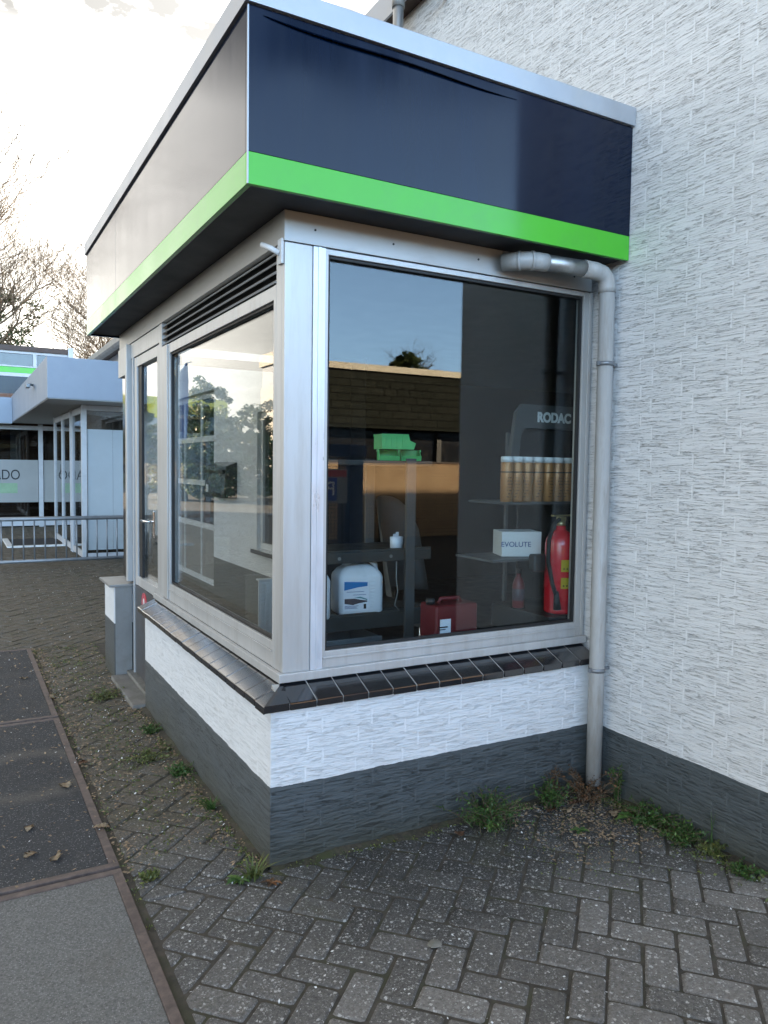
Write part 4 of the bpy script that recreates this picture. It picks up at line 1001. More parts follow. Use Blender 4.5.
# ------------------------------------------------------------------ across the road, mirrored in the side window
def feather_flag():
    t = thing('feather_flag', 'tall blue feather flag on a bent pole, mirrored in the side window', 'flag', (-2.45, 12.2, 0))
    x, y = -2.46, 12.2
    arc = [(x, y, 0), (x, y, 2.2), (x-.02, y, 2.9), (x-.09, y, 3.3), (x-.22, y, 3.52), (x-.34, y, 3.55)]
    mb = MB(); mb.tube(arc, [.022, .018, .014, .012, .010, .008], 8); mb.build('pole', 'paint_white', t)
    mb = MB(); mb.prism([(x-.005, 2.0), (x-.005, 2.9), (x-.09, 3.29), (x-.20, 3.50), (x-.26, 3.53), (x-.28, 3.2), (x-.27, 2.6), (x-.24, 2.05)], 1, y-.004, y+.004); mb.build('cloth', 'flag_cloth', t)
    mb = MB(); mb.box(x-.3, x+.3, y-.3, y+.3, -.02, .05, .02); mb.build('base', 'concrete', t)
feather_flag()
def tower():
    t = thing('tower_block', 'pale stone tower with a blue upper storey, mirrored at the corner post', 'tower', (-20, 52, 0))
    mb = MB(); mb.box(-21.4, -19.2, 50, 53, -.2, 7.4, .03); mb.box(-21.5, -19.1, 49.9, 53.1, 9.0, 9.9, .03); mb.build('wall', 'stone_wall', t)
    mb = MB(); mb.box(-21.3, -19.3, 50.1, 52.9, 7.4, 9.0); mb.build('window_storey', 'tower_blue', t)
    mb = MB(); mb.box(-20.6, -19.8, 51, 52, 9.9, 10.5, .02); mb.build('roof_unit', 'stone_wall', t)
tower()
def hall():
    t = thing('yellow_hall', 'distant hall with a yellow band and pale wall, mirrored in the door pane', 'building', (-9, 46, 0))
    mb = MB(); mb.box(-14, -5.2, 45, 52, -.2, 4.4, .03); mb.build('wall', 'stone_wall', t)
    mb = MB(); mb.box(-14.02, -5.18, 44.95, 52.02, 4.41, 5.7, .03); mb.build('band', 'yellow_panel', t)
    for k in range(5):
        mb = MB(); mb.box(-13.2+k*1.6, -12.1+k*1.6, 44.93, 44.99, 1.0, 3.4, .02); mb.build('window', 'dark_glass_panel', t)
hall()

# ------------------------------------------------------------------ behind the camera, mirrored in the front window
def slate_hall():
    t = thing('slate_hall', 'low tan brick hall with a deep dark slate roof edge, mirrored in the front window', 'building', (9, -15, 0))
    x0, x1, y = -8, 22, -12.0
    mb = MB(); mb.box(x0, x1, y-7, y, -.2, 1.66); mb.build('wall', 'tan_brick', t)
    mb = MB(); mb.box(x0, x1, y-6.8, y-.30, 1.70, 2.40); mb.build('window_band', 'dark_glass_panel', t)
    mb = MB(); mb.box(x0, x1, y-.24, y+.04, 1.662, 1.70, .004); mb.build('sill', 'brown_trim', t)
    mb = MB()
    for x in (-4, -.5, 3, 5.2, 8.9, 12.6, 16.4): mb.box(x, x+.12, y-.299, y-.22, 1.702, 2.398)
    mb.build('mullion', 'black_metal', t)
    mb = MB(); mb.prism([(y+.30, 2.402), (y+.02, 3.66), (y-6.9, 3.66), (y-6.9, 2.402)], 0, x0, x1); mb.build('roof', 'slate', t)
    mb = MB(); mb.prism([(y+.10, 3.662), (y+.10, 3.80), (y-7, 3.80), (y-7, 3.662)], 0, x0-.05, x1+.05); mb.build('roof_edge', 'cream_trim', t)
slate_hall()
def wire_fence():
    t = thing('wire_fence', 'low dark wire mesh fence before the tan brick wall, mirrored in the front window', 'fence', (8, -11.2, 0))
    y = -11.2; x0, x1 = 2, 14
    mb = MB()
    x = x0
    while x <= x1: mb.box(x-.003, x+.003, y-.003, y+.003, .05, .86); x += .075
    for k in range(11): z = .06+k*.079; mb.box(x0, x1, y-.010, y-.004, z-.003, z+.003)
    mb.build('wire_mesh', 'wire_green', t)
    for k in range(6):
        mb = MB(); mb.tube([(x0+k*2.4, y+.03, -.05), (x0+k*2.4, y+.03, .95)], .028, 8); mb.build('post', 'wire_green', t)
wire_fence()
def blue_pillar():
    t = thing('blue_pillar', 'dark blue free standing pillar with a wide head, mirrored in the front window', 'pillar', (4.62, -8.3, 0))
    mb = MB(); mb.box(4.48, 4.80, -8.45, -8.15, -.05, 1.72, .01); mb.build('column', 'pillar_blue', t)
    mb = MB(); mb.box(4.16, 4.84, -8.5, -8.1, 1.722, 1.92, .01); mb.build('head', 'pillar_blue', t)
blue_pillar()
def parking_sign():
    t = thing('parking_sign', 'blue and red parking sign beside the blue pillar, mirrored in the front window', 'sign', (4.25, -8.0, 0))
    for x in (4.10, 4.36): 
        mb = MB(); mb.tube([(x, -8.02, -.05), (x, -8.02, 1.52)], .020, 8); mb.build('post', 'black_metal', t)
    mb = MB(); mb.box(3.98, 4.43, -8.0, -7.985, .98, 1.52, .003); b = mb.build('board', 'steel_grey', t)
    mb = MB(); mb.box(4.0, 4.41, -7.984, -7.980, 1.40, 1.50); mb.build('red_band', 'sign_red', b)
    mb = MB(); mb.box(4.03, 4.24, -7.984, -7.980, 1.02, 1.38); mb.build('blue_panel', 'sign_blue', b)
    text_mesh('letter', 'P', .32, 'letter_white', b, face_py(4.135, -7.977, 1.20))
parking_sign()
branch_tree('bare_tree', 'bush topped tree behind the slate hall, mirrored in the front window', (15.5, -24, 0), 6.2, 77, levels=4, trunk_r=.12)
leafy_tree('leafy tree behind the slate hall, its tip mirrored above the cream roof edge', 13.6, -21.5, 5.6, 1.2, 61, group='trees behind the slate hall', z0=3)

# ------------------------------------------------------------------ things inside the kiosk
def shelving():
    t = thing('shelving_unit', 'dark metal shelving unit with three shelves behind the front window', 'shelves', (.7, .95, .04))
    x0, x1, y0, y1 = .50, 1.20, .75, 1.18
    for z, th, nm in ((.715, .075, 'shelf'), (1.062, .055, 'shelf'), (1.562, .026, 'shelf')):
        mb = MB(); mb.box(x0, x1, y0, y1, z, z+th, .004)
        if z < 1.5: mb.box(x0, x1, y0, y0+.012, z+th+.001, z+th+.012, .002)
        mb.build(nm, 'shelf_metal', t)
    for x, y in ((1.030, y0-.022), (1.030, y1+.002), (x0+.005, y1+.002)):
        mb = MB(); mb.box(x, x+.055, y, y+.02, .04, 1.60, .003); mb.build('post', 'rack_grey', t)
    for k in (.25, .75): 
        mb = MB(); mb.tube([(x0+k*.6, y0-.003, 1.088), (x0+k*.6, y0+.001, 1.088)], .009, 10); mb.build('bolt', 'steel_grey', t)
shelving()
def jug(label, x, y, z, rz, with_label=True):
    t = thing('plastic_jug', label, 'jug', (0, 0, 0), group='white plastic jugs on the lower shelf')
    w, d = .122, .085
    mb = MB(); b = mb.bm
    def ring(hw, hd, zz, r=.03):
        vs = []
        for (cx, cy, a0) in ((hw-r, hd-r, 0), (-hw+r, hd-r, 90), (-hw+r, -hd+r, 180), (hw-r, -hd+r, 270)):
            for k in range(5):
                a = R(a0+k*22.5); vs.append(b.verts.new((cx+r*math.cos(a), cy+r*math.sin(a), zz)))
        return vs
    prof = [(w*.93, d*.93, 0, .02), (w, d, .012, .028), (w, d, .19, .03), (w*.96, d*.95, .205, .03)]
    # ribbed side panel
    rings = [ring(*p) for p in prof]
    top = [(w*.80, d*.8, .232, .03), (w*.56, d*.62, .250, .03), (w*.36, d*.42, .256, .02)]
    rings += [ring(*p) for p in top]
    for A, B in zip(rings, rings[1:]):
        for k in range(len(A)): b.faces.new((A[k], A[(k+1) % len(A)], B[(k+1) % len(B)], B[k])).smooth = True
    b.faces.new(rings[0][::-1]); b.faces.new(rings[-1])
    mb.build('body', 'jug_white', t)
    mb = MB(); mb.tube([(.104, 0, .205), (.098, 0, .250), (.070, 0, .272), (.02, 0, .276), (-.025, 0, .262)], [.016, .015, .014, .014, .013], 10); mb.build('handle', 'jug_white', t)
    mb = MB(); mb.lathe([(0, .250), (.026, .250), (.026, .274), (.022, .278), (0, .278)], (-.055, 0, 0), 18); mb.build('cap', 'jug_white', t)
    mb = MB()
    for k in range(9): mb.tube([(.045, -d-.0005, .04+.016*k), (w*.92, -d-.0005+.004, .04+.016*k)], .0022, 6)
    mb.build('ribs', 'jug_white', t)
    if with_label:
        mb = MB(); mb.box(-w+.018, .035, -d-.0022, -d-.0012, .022, .178); l = mb.build('label', 'label_white', t)
        mb = MB(); mb.prism([(-w+.024, .174), (.028, .168), (.028, .148), (-.03, .142), (-w+.024, .128)], 1, -d-.0036, -d-.0026); mb.build('blue_mark', 'label_blue', l)
        mb = MB(); mb.prism([(-w+.026, .085), (-.04, .085), (-.01, .078), (.028, .072), (.028, .066), (-.02, .060), (-.05, .052), (-w+.026, .060)], 1, -d-.0036, -d-.0026); mb.build('picture', 'label_dark', l)
        mb = MB(); mb.prism([(-.045, .090), (-.01, .086), (.028, .074), (.028, .080), (-.01, .094)], 1, -d-.0038, -d-.0027); mb.build('picture', 'label_teal', l)
        text_mesh('lettering', 'Reiniger', .020, 'ink_blue', l, face_ny(-.035, -d-.003, .117)) if False else None
        mb = MB()
        for zz, a, c in ((.119, -.085, .010), (.103, -.05, .02), (.046, -.095, -.02), (.040, -.095, -.03), (.034, -.095, -.025)): mb.box(a, c, -d-.0032, -d-.0026, zz, zz+.0022)
        mb.build('small_print', 'ink_blue', l)
        mb = MB(); mb.box(.008, .022, -d-.0032, -d-.0026, .03, .055); mb.build('bar_mark', 'ink', l)
    t.location = (x, y, z); t.rotation_euler = (0, 0, rz)
    return t
jug('white jug with a blue label, right of the two on the lower shelf', .800, .845, .7915, R(-8))
jug('plain white jug half hidden by the window post on the lower shelf', .525, .84, .7915, R(80), False)
def tape_roll():
    t = thing('paper_cup', 'small white cup with papers standing on the middle shelf', 'cup', (1.035, .84, 1.118))
    mb = MB(); mb.lathe([(0, 0), (.034, 0), (.036, .062), (.031, .062), (.029, .01), (0, .01)], (1.035, .84, 1.1178), 20); mb.build('cup', 'label_white', t)
    mb = MB(); mb.box(1.012, 1.03, .835, .838, 1.13, 1.196, .001); mb.box(1.035, 1.052, .846, .849, 1.13, 1.205, .001); mb.build('paper', 'label_white', t)
tape_roll()
def tray():
    mb = MB(); mb.box(.93, 1.16, .78, .98, .791, .800, .003)
    for k in range(12): mb.box(.935+k*.0185, .948+k*.0185, .785, .975, .801, .807, .002)
    tag(mb.build('ribbed_tray', 'shelf_metal'), 'flat dark ribbed tray lying beside the labelled jug', 'tray')
tray()
def bin_(label, x, y, z, L, Wd, H, rz):
    t = thing('storage_bin', label, 'storage bin', (0, 0, 0), group='green storage bins on the top shelf')
    # open fronted bin : length along x, front at +x
    mb = MB(); th = .003; hw = Wd/2
    side = [(-L/2, 0), (L/2-.012, 0), (L/2, H*.42), (L/2-.035, H*.60), (L/2-.045, H), (-L/2, H)]
    mb.prism(side, 1, -hw, -hw+th, .0008); mb.prism(side, 1, hw-th, hw, .0008)
    mb.box(-L/2, L/2-.014, -hw+th, hw-th, 0, th); mb.box(-L/2, -L/2+th, -hw+th, hw-th, th, H); mb.prism([(L/2-.015, 0), (L/2-.012, 0), (L/2, H*.42), (L/2-.003, H*.42)], 1, -hw+th, hw-th)
    mb.build('tub', 'bin_green', t)
    mb = MB(); 
    for s in (-1, 1): mb.box(-L/2-.002, L/2-.045, s*hw-.004*(s < 0)-.000, s*hw+.004*(s > 0), H-.010, H+.001, .001)
    for k in range(4):
        xx = -L/2+.02+k*(L-.07)/4
        for s in (-1, 1): mb.box(xx, xx+.003, s*hw-.0025*(s < 0), s*hw+.0025*(s > 0), .004, H-.012)
    mb.build('rim', 'bin_green', t)
    t.location = (x, y, z); t.rotation_euler = (0, 0, rz); return t
bin_('light green open fronted bin lying under the larger one, on the left', 1.015, .905, 1.5885, .125, .11, .060, R(-112))
bin_('light green open fronted bin under the overhang, on the right of the pair', 1.150, .905, 1.5885, .125, .11, .060, R(-112))
bin_('larger light green bin stacked on top of the two others', 1.060, .915, 1.6505, .200, .115, .080, R(-6))
def red_box():
    t = thing('red_canister', 'red plastic canister with a white warning label low behind the front window', 'canister', (1.0, .30, .70))
    mb = MB(); mb.box(.925, 1.165, .27, .42, .702, .905, .02, 3); mb.tube([(.98, .34, .90), (.99, .34, .925), (1.10, .34, .925), (1.11, .34, .90)], .010, 10); mb.build('body', 'dull_red', t)
    mb = MB(); mb.box(.945, 1.005, .2675, .2692, .72, .84); l = mb.build('label', 'label_white', t)
    mb = MB(); mb.prism([(.940, .735), (.985, .735), (.9625, .775)], 1, .2662, .2674); mb.box(.938, .987, .2662, .2674, .80, .806); mb.box(.938, .975, .2662, .2674, .79, .794); mb.build('warning_mark', 'ink', l)
    mb = MB(); mb.lathe([(0, 0), (.022, 0), (.022, .03), (0, .03)], (.935, .34, .902), 16); mb.build('cap', 'black_metal', t)
red_box()
def window_ledge():
    mb = MB(); mb.box(.20, 1.655, .14, .50, .63, .70, .006); tag(mb.build('window_ledge', 'shelf_metal'), 'dark inner ledge along the foot of the front window', 'ledge')
window_ledge()
def rack():
    t = thing('display_rack', 'dark grey display rack with a lettered header beside the right window jamb', 'display rack', (1.6, .45, .70))
    mb = MB(); mb.box(1.50, 1.98, .14, .60, .702, .826, .006); mb.build('base', 'black_metal', t)
    for z, a in ((1.088, 1.27), (1.374, 1.345)):
        mb = MB(); mb.box(a, 1.93, .30, .62, z, z+.012, .003); mb.build('shelf', 'rack_grey', t)
    mb = MB(); mb.box(1.585, 1.60, .60, .62, .828, 1.75, .003); mb.box(1.93, 1.95, .60, .62, .828, 1.75, .003); mb.build('upright', 'rack_grey', t)
    # header: a chamfered arch
    mb = MB(); y = .545
    mb.prism([(1.545, 1.50), (1.60, 1.86), (1.64, 1.905), (2.05, 1.905), (2.05, 1.775), (1.66, 1.775), (1.635, 1.74), (1.60, 1.50)], 1, y, y+.03, .003); h = mb.build('header', 'rack_grey', t)
    text_mesh('lettering', 'RODAC', .072, 'letter_white', h, face_ny(1.86, y-.003, 1.835), font_scale_x=.95, bold=.045)
    mb = MB(); mb.box(1.66, 2.0, .585, .60, .83, 1.77); mb.build('back_panel', 'black_metal', t)
rack()
def cans():
    first = None
    for k in range(7):
        if first is None:
            t = thing('sealant_can', 'golden brown can with a white lid in the row on the display rack', 'can', (1.392, .36, 1.3865), group='golden cans lined up on the rack shelf')
            mb = MB(); mb.lathe([(0, 0), (.028, 0), (.031, .004), (.031, .196), (.029, .20), (0, .20)], (1.392, .36, 1.3865), 20); b = mb.build('body', 'can_gold', t)
            mb = MB(); mb.lathe([(0, .2005), (.031, .2005), (.031, .226), (.028, .229), (0, .229)], (1.392, .36, 1.3865), 20); mb.build('lid', 'cap_white', t)
            mb = MB(); mb.lathe([(.0313, .148), (.0318, .1482), (.0318, .1535), (.0313, .154)], (1.392, .36, 1.3865), 20); mb.build('stripe', 'ink', b)
            mb = MB(); rnd = random.Random(4)
            for j in range(7):
                a = R(-90 + rnd.uniform(-20, 20)); zz = 1.41+.016*j
                for da in range(-4, 5):
                    aa = a+R(da*5)
                    if rnd.random() < .7: mb.box(1.392+.0314*math.cos(aa)-.001, 1.392+.0314*math.cos(aa)+.001, .36+.0314*math.sin(aa)-.0006, .36+.0314*math.sin(aa)+.0006, zz, zz+.005)
            mb.build('print', 'can_print', b); first = t
        else:
            c = copy_tree(first); c.location = (1.392+.0665*k, .36+random.uniform(-.006, .006), 1.3865); c.rotation_euler = (0, 0, random.uniform(-.8, .8))
cans()
def carton():
    t = thing('cardboard_box', 'small white cardboard box with blue lettering on the rack behind the extinguisher', 'box', (1.42, .46, 1.10))
    c = (1.545, .455)
    a = R(-40); m = Matrix.Translation((c[0], c[1], 1.1015)) @ Matrix.Rotation(R(-22), 4, 'Z')
    mb = MB(); mb.box(-.105, .105, -.085, .085, 0, .128, .002, mtx=m); mb.build('carton', 'box_white', t)
    mb = MB(); mb.box(-.106, .106, -.030, -.028, .1285, .1295, mtx=m); mb.build('flap_gap', 'ink', t)
    text_mesh('lettering', 'EVOLUTE', .038, 'ink_blue', t, m @ face_ny(-.03, -.0865, .062))
carton()
def extinguisher():
    x, y, z = 1.640, .225, .829
    t = thing('fire_extinguisher', 'red fire extinguisher with two yellow stickers by the right window jamb', 'fire extinguisher', (x, y, z))
    r = .078
    mb = MB(); mb.lathe([(0, 0), (r-.006, 0), (r, .010), (r, .022), (r-.002, .026), (r, .030), (r, .345), (r*.93, .375), (r*.70, .402), (r*.38, .418), (.024, .424), (.024, .44), (0, .44)], (x, y, z), 36); mb.build('cylinder', 'ext_red', t)
    mb = MB(); mb.lathe([(0, .441), (.022, .441), (.022, .462), (0, .462)], (x, y, z), 16); mb.box(x-.02, x+.02, y-.016, y+.016, z+.462, z+.486, .004); mb.build('valve', 'brass', t)
    mb = MB(); mb.box(x-.06, x+.075, y-.011, y+.011, z+.488, z+.496, .003); mb.box(x-.05, x+.07, y-.010, y+.010, z+.470, z+.476, .002) if False else None; mb.build('lever', 'brass', t)
    mb = MB(); mb.tube([(x-.022, y-.01, z+.474), (x-.075, y-.03, z+.452), (x-.118, y-.045, z+.375), (x-.128, y-.055, z+.27), (x-.108, y-.066, z+.16), (x-.085, y-.070, z+.10)], .0105, 10); mb.tube([(x-.085, y-.070, z+.12), (x-.078, y-.074, z+.03)], [.012, .020], 12); mb.build('hose', 'rubber', t)
    mb = MB(); mb.box(x-.17, x-.095, y-.005, y+.05, z+.21, z+.30, .02, 3); mb.build('hose_clip', 'black_metal', t)
    # curved stickers
    for z0, z1, nm in ((.215, .275, 'sticker'), (.130, .185, 'sticker')):
        mb = MB(); b = mb.bm; V = []
        for k in range(7):
            a = R(-128+k*9)
            V.append([b.verts.new((x+(r+.0012)*math.cos(a), y+(r+.0012)*math.sin(a), z+zz)) for zz in (z0, z1)])
        for A, B in zip(V, V[1:]): b.faces.new((A[0], B[0], B[1], A[1]))
        bmesh.ops.solidify(b, geom=b.faces[:], thickness=.0006); s = mb.build(nm, 'sticker_yellow', t)
        mb = MB()
        for k in range(3):
            a = R(-118+k*12); xx, yy = x+(r+.0022)*math.cos(a), y+(r+.0022)*math.sin(a); mb.box(xx-.004, xx+.004, yy-.001, yy+.001, z+z0+.012, z+z0+.018)
        mb.build('sticker_print', 'ink', s)
extinguisher()
def radiator():
    t = thing('radiator', 'white ribbed panel radiator standing low behind the side window', 'radiator', (1.35, 3.2, .15))
    x0, x1, y, z0, z1 = 1.12, 1.62, 3.20, .17, .61
    mb = MB(); mb.box(x0, x1, y, y+.02, z0, z1, .004)
    x = x0+.012
    while x < x1-.02: mb.box(x, x+.030, y-.012, y, z0+.02, z1-.02, .006); x += .042
    mb.build('panel', 'radiator_white', t)
    mb = MB(); mb.box(x0-.004, x1+.004, y-.016, y+.06, z1+.001, z1+.014, .003); mb.build('top_grille', 'radiator_white', t)
    for x in (x0+.05, x1-.05):
        mb = MB(); mb.box(x-.015, x+.015, y+.022, y+.05, .04, z1-.05); mb.build('bracket', 'radiator_white', t)
radiator()
def chair():
    t = thing('office_chair', 'grey bucket chair in the dark room behind the shelves', 'chair', (1.9, 2.1, .04), R(20))
    m = Matrix.Translation((1.95, 2.0, .04)) @ Matrix.Rotation(R(25), 4, 'Z')
    mb = MB(); b = mb.bm; V = []
    for i in range(13):
        a = R(-65+i*130/12); row = []
        for j in range(9):
            k = j/8; e = abs(i-6)/6; top = 1.30 - .26*e**3; z = .58 + (top-.58)*k
            row.append(b.verts.new(m @ Vector((.27*math.sin(a), .30*math.cos(a) - .02 + .10*k, z))))
        V.append(row)
    for A, B in zip(V, V[1:]):
        for j in range(8): b.faces.new((A[j], B[j], B[j+1], A[j+1])).smooth = True
    bmesh.ops.solidify(b, geom=b.faces[:], thickness=.035); mb.build('backrest', 'chair_grey', t)
    mb = MB(); mb.box(-.02, .02, .24, .27, .45, .62, .005, mtx=m); mb.build('back_bracket', 'chrome', t)
    mb = MB(); mb.box(-.26, .26, -.24, .24, .40, .47, .05, 3, mtx=m); mb.build('seat', 'chair_grey', t)
    mb = MB(); mb.tube([m @ Vector((0, 0, .40)), m @ Vector((0, 0, .06))], .03, 10); mb.build('column', 'chrome', t)
    for k in range(4):
        a = R(45+90*k); mb = MB(); mb.tube([m @ Vector((0, 0, .08)), m @ Vector((.28*math.cos(a), .28*math.sin(a), .015))], .018, 8); mb.build('leg', 'chrome', t)
chair()

def small_goods():
    t = thing('spray_bottle', 'dark red bottle standing on the black base of the display rack', 'bottle', (1.44, .40, .827))
    x, y, z = 1.535, .42, .8275
    mb = MB(); mb.lathe([(0, 0), (.030, 0), (.032, .006), (.032, .12), (.022, .15), (.012, .165), (.012, .18), (0, .18)], (x, y, z), 20); mb.build('body', 'dull_red', t)
    mb = MB(); mb.lathe([(.0324, .04), (.0328, .041), (.0328, .10), (.0324, .101)], (x, y, z), 20); mb.build('label', 'label_dark', t)
    mb = MB(); mb.lathe([(0, .181), (.014, .181), (.014, .205), (0, .205)], (x, y, z), 16); mb.build('cap', 'black_metal', t)
    t = thing('crate', 'blue grey plastic crate standing under the lower shelf', 'crate', (.72, .96, .04))
    mb = MB(); x0, x1, y0, y1, z0, z1 = .56, .92, .80, 1.14, .36, .66
    mb.box(x0, x1, y0, y0+.012, z0, z1, .003); mb.box(x0, x1, y1-.012, y1, z0, z1, .003); mb.box(x0, x0+.012, y0+.012, y1-.012, z0, z1, .003); mb.box(x1-.012, x1, y0+.012, y1-.012, z0, z1, .003); mb.box(x0+.012, x1-.012, y0+.012, y1-.012, z0, z0+.01)
    mb.build('sides', 'galv', t)
    mb = MB()
    for k in range(5): mb.box(x0+.03+k*.066, x0+.05+k*.066, y0-.008, y0-.001, z0+.02, z1-.03, .002)
    mb.box(x0-.006, x1+.006, y0-.012, y0-.001, z1-.025, z1+.004, .003); mb.build('ribs', 'galv', t)
    mb = MB(); mb.box(.54, .96, .78, 1.16, .04, .358, .01); tag(mb.build('storage_chest', 'black_metal'), 'low black chest under the blue grey crate', 'chest')
    # power cable hanging from the middle shelf
    mb = MB(); mb.tube([(.98, .742, 1.06), (.975, .735, .99), (.985, .735, .90), (.97, .738, .83), (1.0, .74, .80)], .003, 6); tag(mb.build('power_cable', 'steel_grey'), 'thin pale cable hanging down from the middle shelf', 'cable')
small_goods()

# ------------------------------------------------------------------ weeds, leaves, moss
def blade_tuft(name, label, x, y, n, h, seed, m='weed', w=.006, lean=.8, cat='weed', group=None):
    rnd = random.Random(seed); mb = MB(); t = mb.bm; tone = t.faces.layers.float.new('tone')
    for _ in range(n):
        a = rnd.uniform(0, 6.283); L = h*rnd.uniform(.5, 1.15); ln = lean*rnd.uniform(.35, 1.2); bx, by = x+rnd.gauss(0, .012), y+rnd.gauss(0, .012); tn = rnd.random()
        prev = None; d = Vector((math.cos(a), math.sin(a), 0)); s = Vector((-d.y, d.x, 0)); ww = w*rnd.uniform(.6, 1.4)
        for i in range(5):
            u = i/4; p = Vector((bx, by, -.004)) + d*(L*ln*u**1.5) + Vector((0, 0, L*(u - .45*ln*u*u))); hw = ww*(1-u**2)*.5+.0003
            q = (t.verts.new(p - s*hw), t.verts.new(p + s*hw + Vector((0, 0, .0))))
            if prev:
                f = t.faces.new((prev[0], prev[1], q[1], q[0])); f[tone] = min(1, tn*.7+.3*u)
            prev = q
    mb.norecalc = True; return tag(mb.build(name, m), label, cat, group)
def rosette(name, label, x, y, n, L, seed, m='weed', z=0, group=None):
    """flat rosette of toothed leaves"""
    rnd = random.Random(seed); mb = MB(); t = mb.bm; tone = t.faces.layers.float.new('tone')
    for k in range(n):
        a = 6.283*k/n+rnd.gauss(0, .25); l = L*rnd.uniform(.55, 1.15); up = rnd.uniform(.15, .7); tn = rnd.random()
        d = Vector((math.cos(a), math.sin(a), 0)); s = Vector((-d.y, d.x, 0)); prev = None
        for i in range(8):
            u = i/7; wv = l*.15*math.sin(math.pi*min(1, u*.93+.05))**.8*(1 + (.45 if i % 2 else -.25)) + .0006
            p = Vector((x, y, z+.002)) + d*l*u + Vector((0, 0, l*up*(u-.85*u*u)))
            q = (t.verts.new(p-s*wv+Vector((0, 0, wv*.4))), t.verts.new(p), t.verts.new(p+s*wv+Vector((0, 0, wv*.4))))
            if prev:
                for j in (0, 1):
                    f = t.faces.new((prev[j], prev[j+1], q[j+1], q[j])); f[tone] = min(1, max(0, tn+.15*j))
            prev = q
    mb.norecalc = True; return tag(mb.build(name, m), label, 'weed', group)
def ferny(name, label, x, y, n, h, r, seed, m='weed', group=None, leafs=.013):
    """bushy weed: stems with many small divided leaves"""
    rnd = random.Random(seed); th = thing(name, label, 'weed', (x, y, 0), group=group); mb = MB(); t = mb.bm; tone = t.faces.layers.float.new('tone'); st = MB()
    for _ in range(n):
        a = rnd.uniform(0, 6.283); L = h*rnd.uniform(.5, 1.2); out = r*rnd.uniform(.2, 1.0); b = Vector((x+rnd.gauss(0, r*.18), y+rnd.gauss(0, r*.18), 0))
        pts = [b + Vector((math.cos(a)*out*u**1.2, math.sin(a)*out*u**1.2, L*(u-.35*u*u))) for u in (0, .25, .5, .75, 1)]
        st.tube(pts, [.0016, .0014, .0012, .001, .0006], 4, cap=False)
        for i in range(1, 5):
            for _ in range(7):
                p = pts[i-1].lerp(pts[i], rnd.random()); d = Vector((rnd.gauss(0, 1), rnd.gauss(0, 1), rnd.gauss(.1, .5))).normalized(); e = d.cross(Vector((rnd.gauss(0, .5), rnd.gauss(0, .5), 1))).normalized(); s = leafs*rnd.uniform(.6, 1.6)
                f = t.faces.new((t.verts.new(p), t.verts.new(p+d*s*.55+e*s*.24), t.verts.new(p+d*s), t.verts.new(p+d*s*.55-e*s*.24))); f[tone] = min(1, max(0, rnd.gauss(.5, .25)))
    st.norecalc = mb.norecalc = True; st.build('stem', 'weed', th) if False else None
    st.build('stem', 'twig', th); mb.build('leaves', m, th); return th

ferny('feathery_weed', 'bushy feathery green weed growing at the foot of the front kiosk wall', .975, -.095, 95, .19, .21, 1)
ferny('feathery_weed', 'low green weed at the wall foot just left of the drainpipe', 1.33, -.085, 40, .15, .12, 2)
ferny('dry_weed', 'brown withered weed stalk standing against the grey wall foot', 1.40, -.035, 8, .22, .05, 3, 'weed_brown')
ferny('dry_weed', 'brown and yellow withered weeds around the foot of the drainpipe', 1.52, -.13, 34, .20, .14, 4, 'weed_brown')
ferny('tall_weed', 'thin tall green weed behind the drainpipe foot', 1.645, -.20, 14, .26, .05, 5)
rosette('broadleaf_weed', 'broad leaved green weed at the shop wall right of the drainpipe', 1.60, -.36, 9, .11, 6)
ferny('leafy_weed', 'dense green weeds along the shop wall, nearest the drainpipe', 1.61, -.42, 60, .10, .14, 7)
ferny('leafy_weed', 'green weeds along the shop wall in the middle of the strip', 1.60, -.60, 50, .09, .13, 8)
ferny('leafy_weed', 'yellowish green weeds along the shop wall near the picture edge', 1.63, -.73, 26, .06, .08, 9, 'weed_pale')
ferny('leafy_weed', 'low green weeds at the end of the shop wall', 1.60, -.88, 24, .05, .09, 10)
blade_tuft('thin_weed', 'single thin weed against the dark wall foot right of the pipe', 1.655, -.70, 5, .15, 12, w=.004, lean=.4)
rosette('dandelion', 'small dandelion rosette in the joints in front of the drainpipe', 1.28, -.33, 11, .045, 13, 'weed')
blade_tuft('grass_tuft', 'yellow green grass tuft at the front corner of the kiosk wall', -.075, -.03, 46, .10, 14, 'weed_pale', w=.007, lean=1.0, cat='grass tuft')
rosette('dandelion', 'green dandelion rosette beside the corner grass tuft', -.13, -.025, 13, .055, 15)
rosette('red_weed', 'small reddish weed at the front corner of the kiosk wall', -.035, -.10, 9, .04, 16, 'weed_brown')
blade_tuft('grass_tuft', 'green grass tuft along the side wall, half way to the door', -.05, .60, 40, .08, 17, 'weed', w=.006, lean=1.0, cat='grass tuft')
ferny('leafy_weed', 'flat green weed along the side wall beyond the grass tuft', -.07, 1.06, 40, .05, .08, 18)
ferny('moss_cushion', 'pale green weed cushion among the bricks before the doorstep', -.19, 2.55, 40, .05, .20, 19, 'weed_pale')
ferny('moss_cushion', 'pale green weed cushion by the middle of the side wall', -.16, 1.35, 34, .035, .16, 20, 'weed_pale')
ferny('moss_cushion', 'small weed cushion against the far end of the side wall', -.06, 1.75, 24, .05, .08, 21)
ferny('moss_cushion', 'yellow moss cushion at the corner of the pale slab', -.42, .16, 26, .02, .06, 22, 'weed_pale')
rosette('broadleaf_weed', 'green weed at the foot of the frosted shop window', 1.5, 10.12, 9, .26, 23)

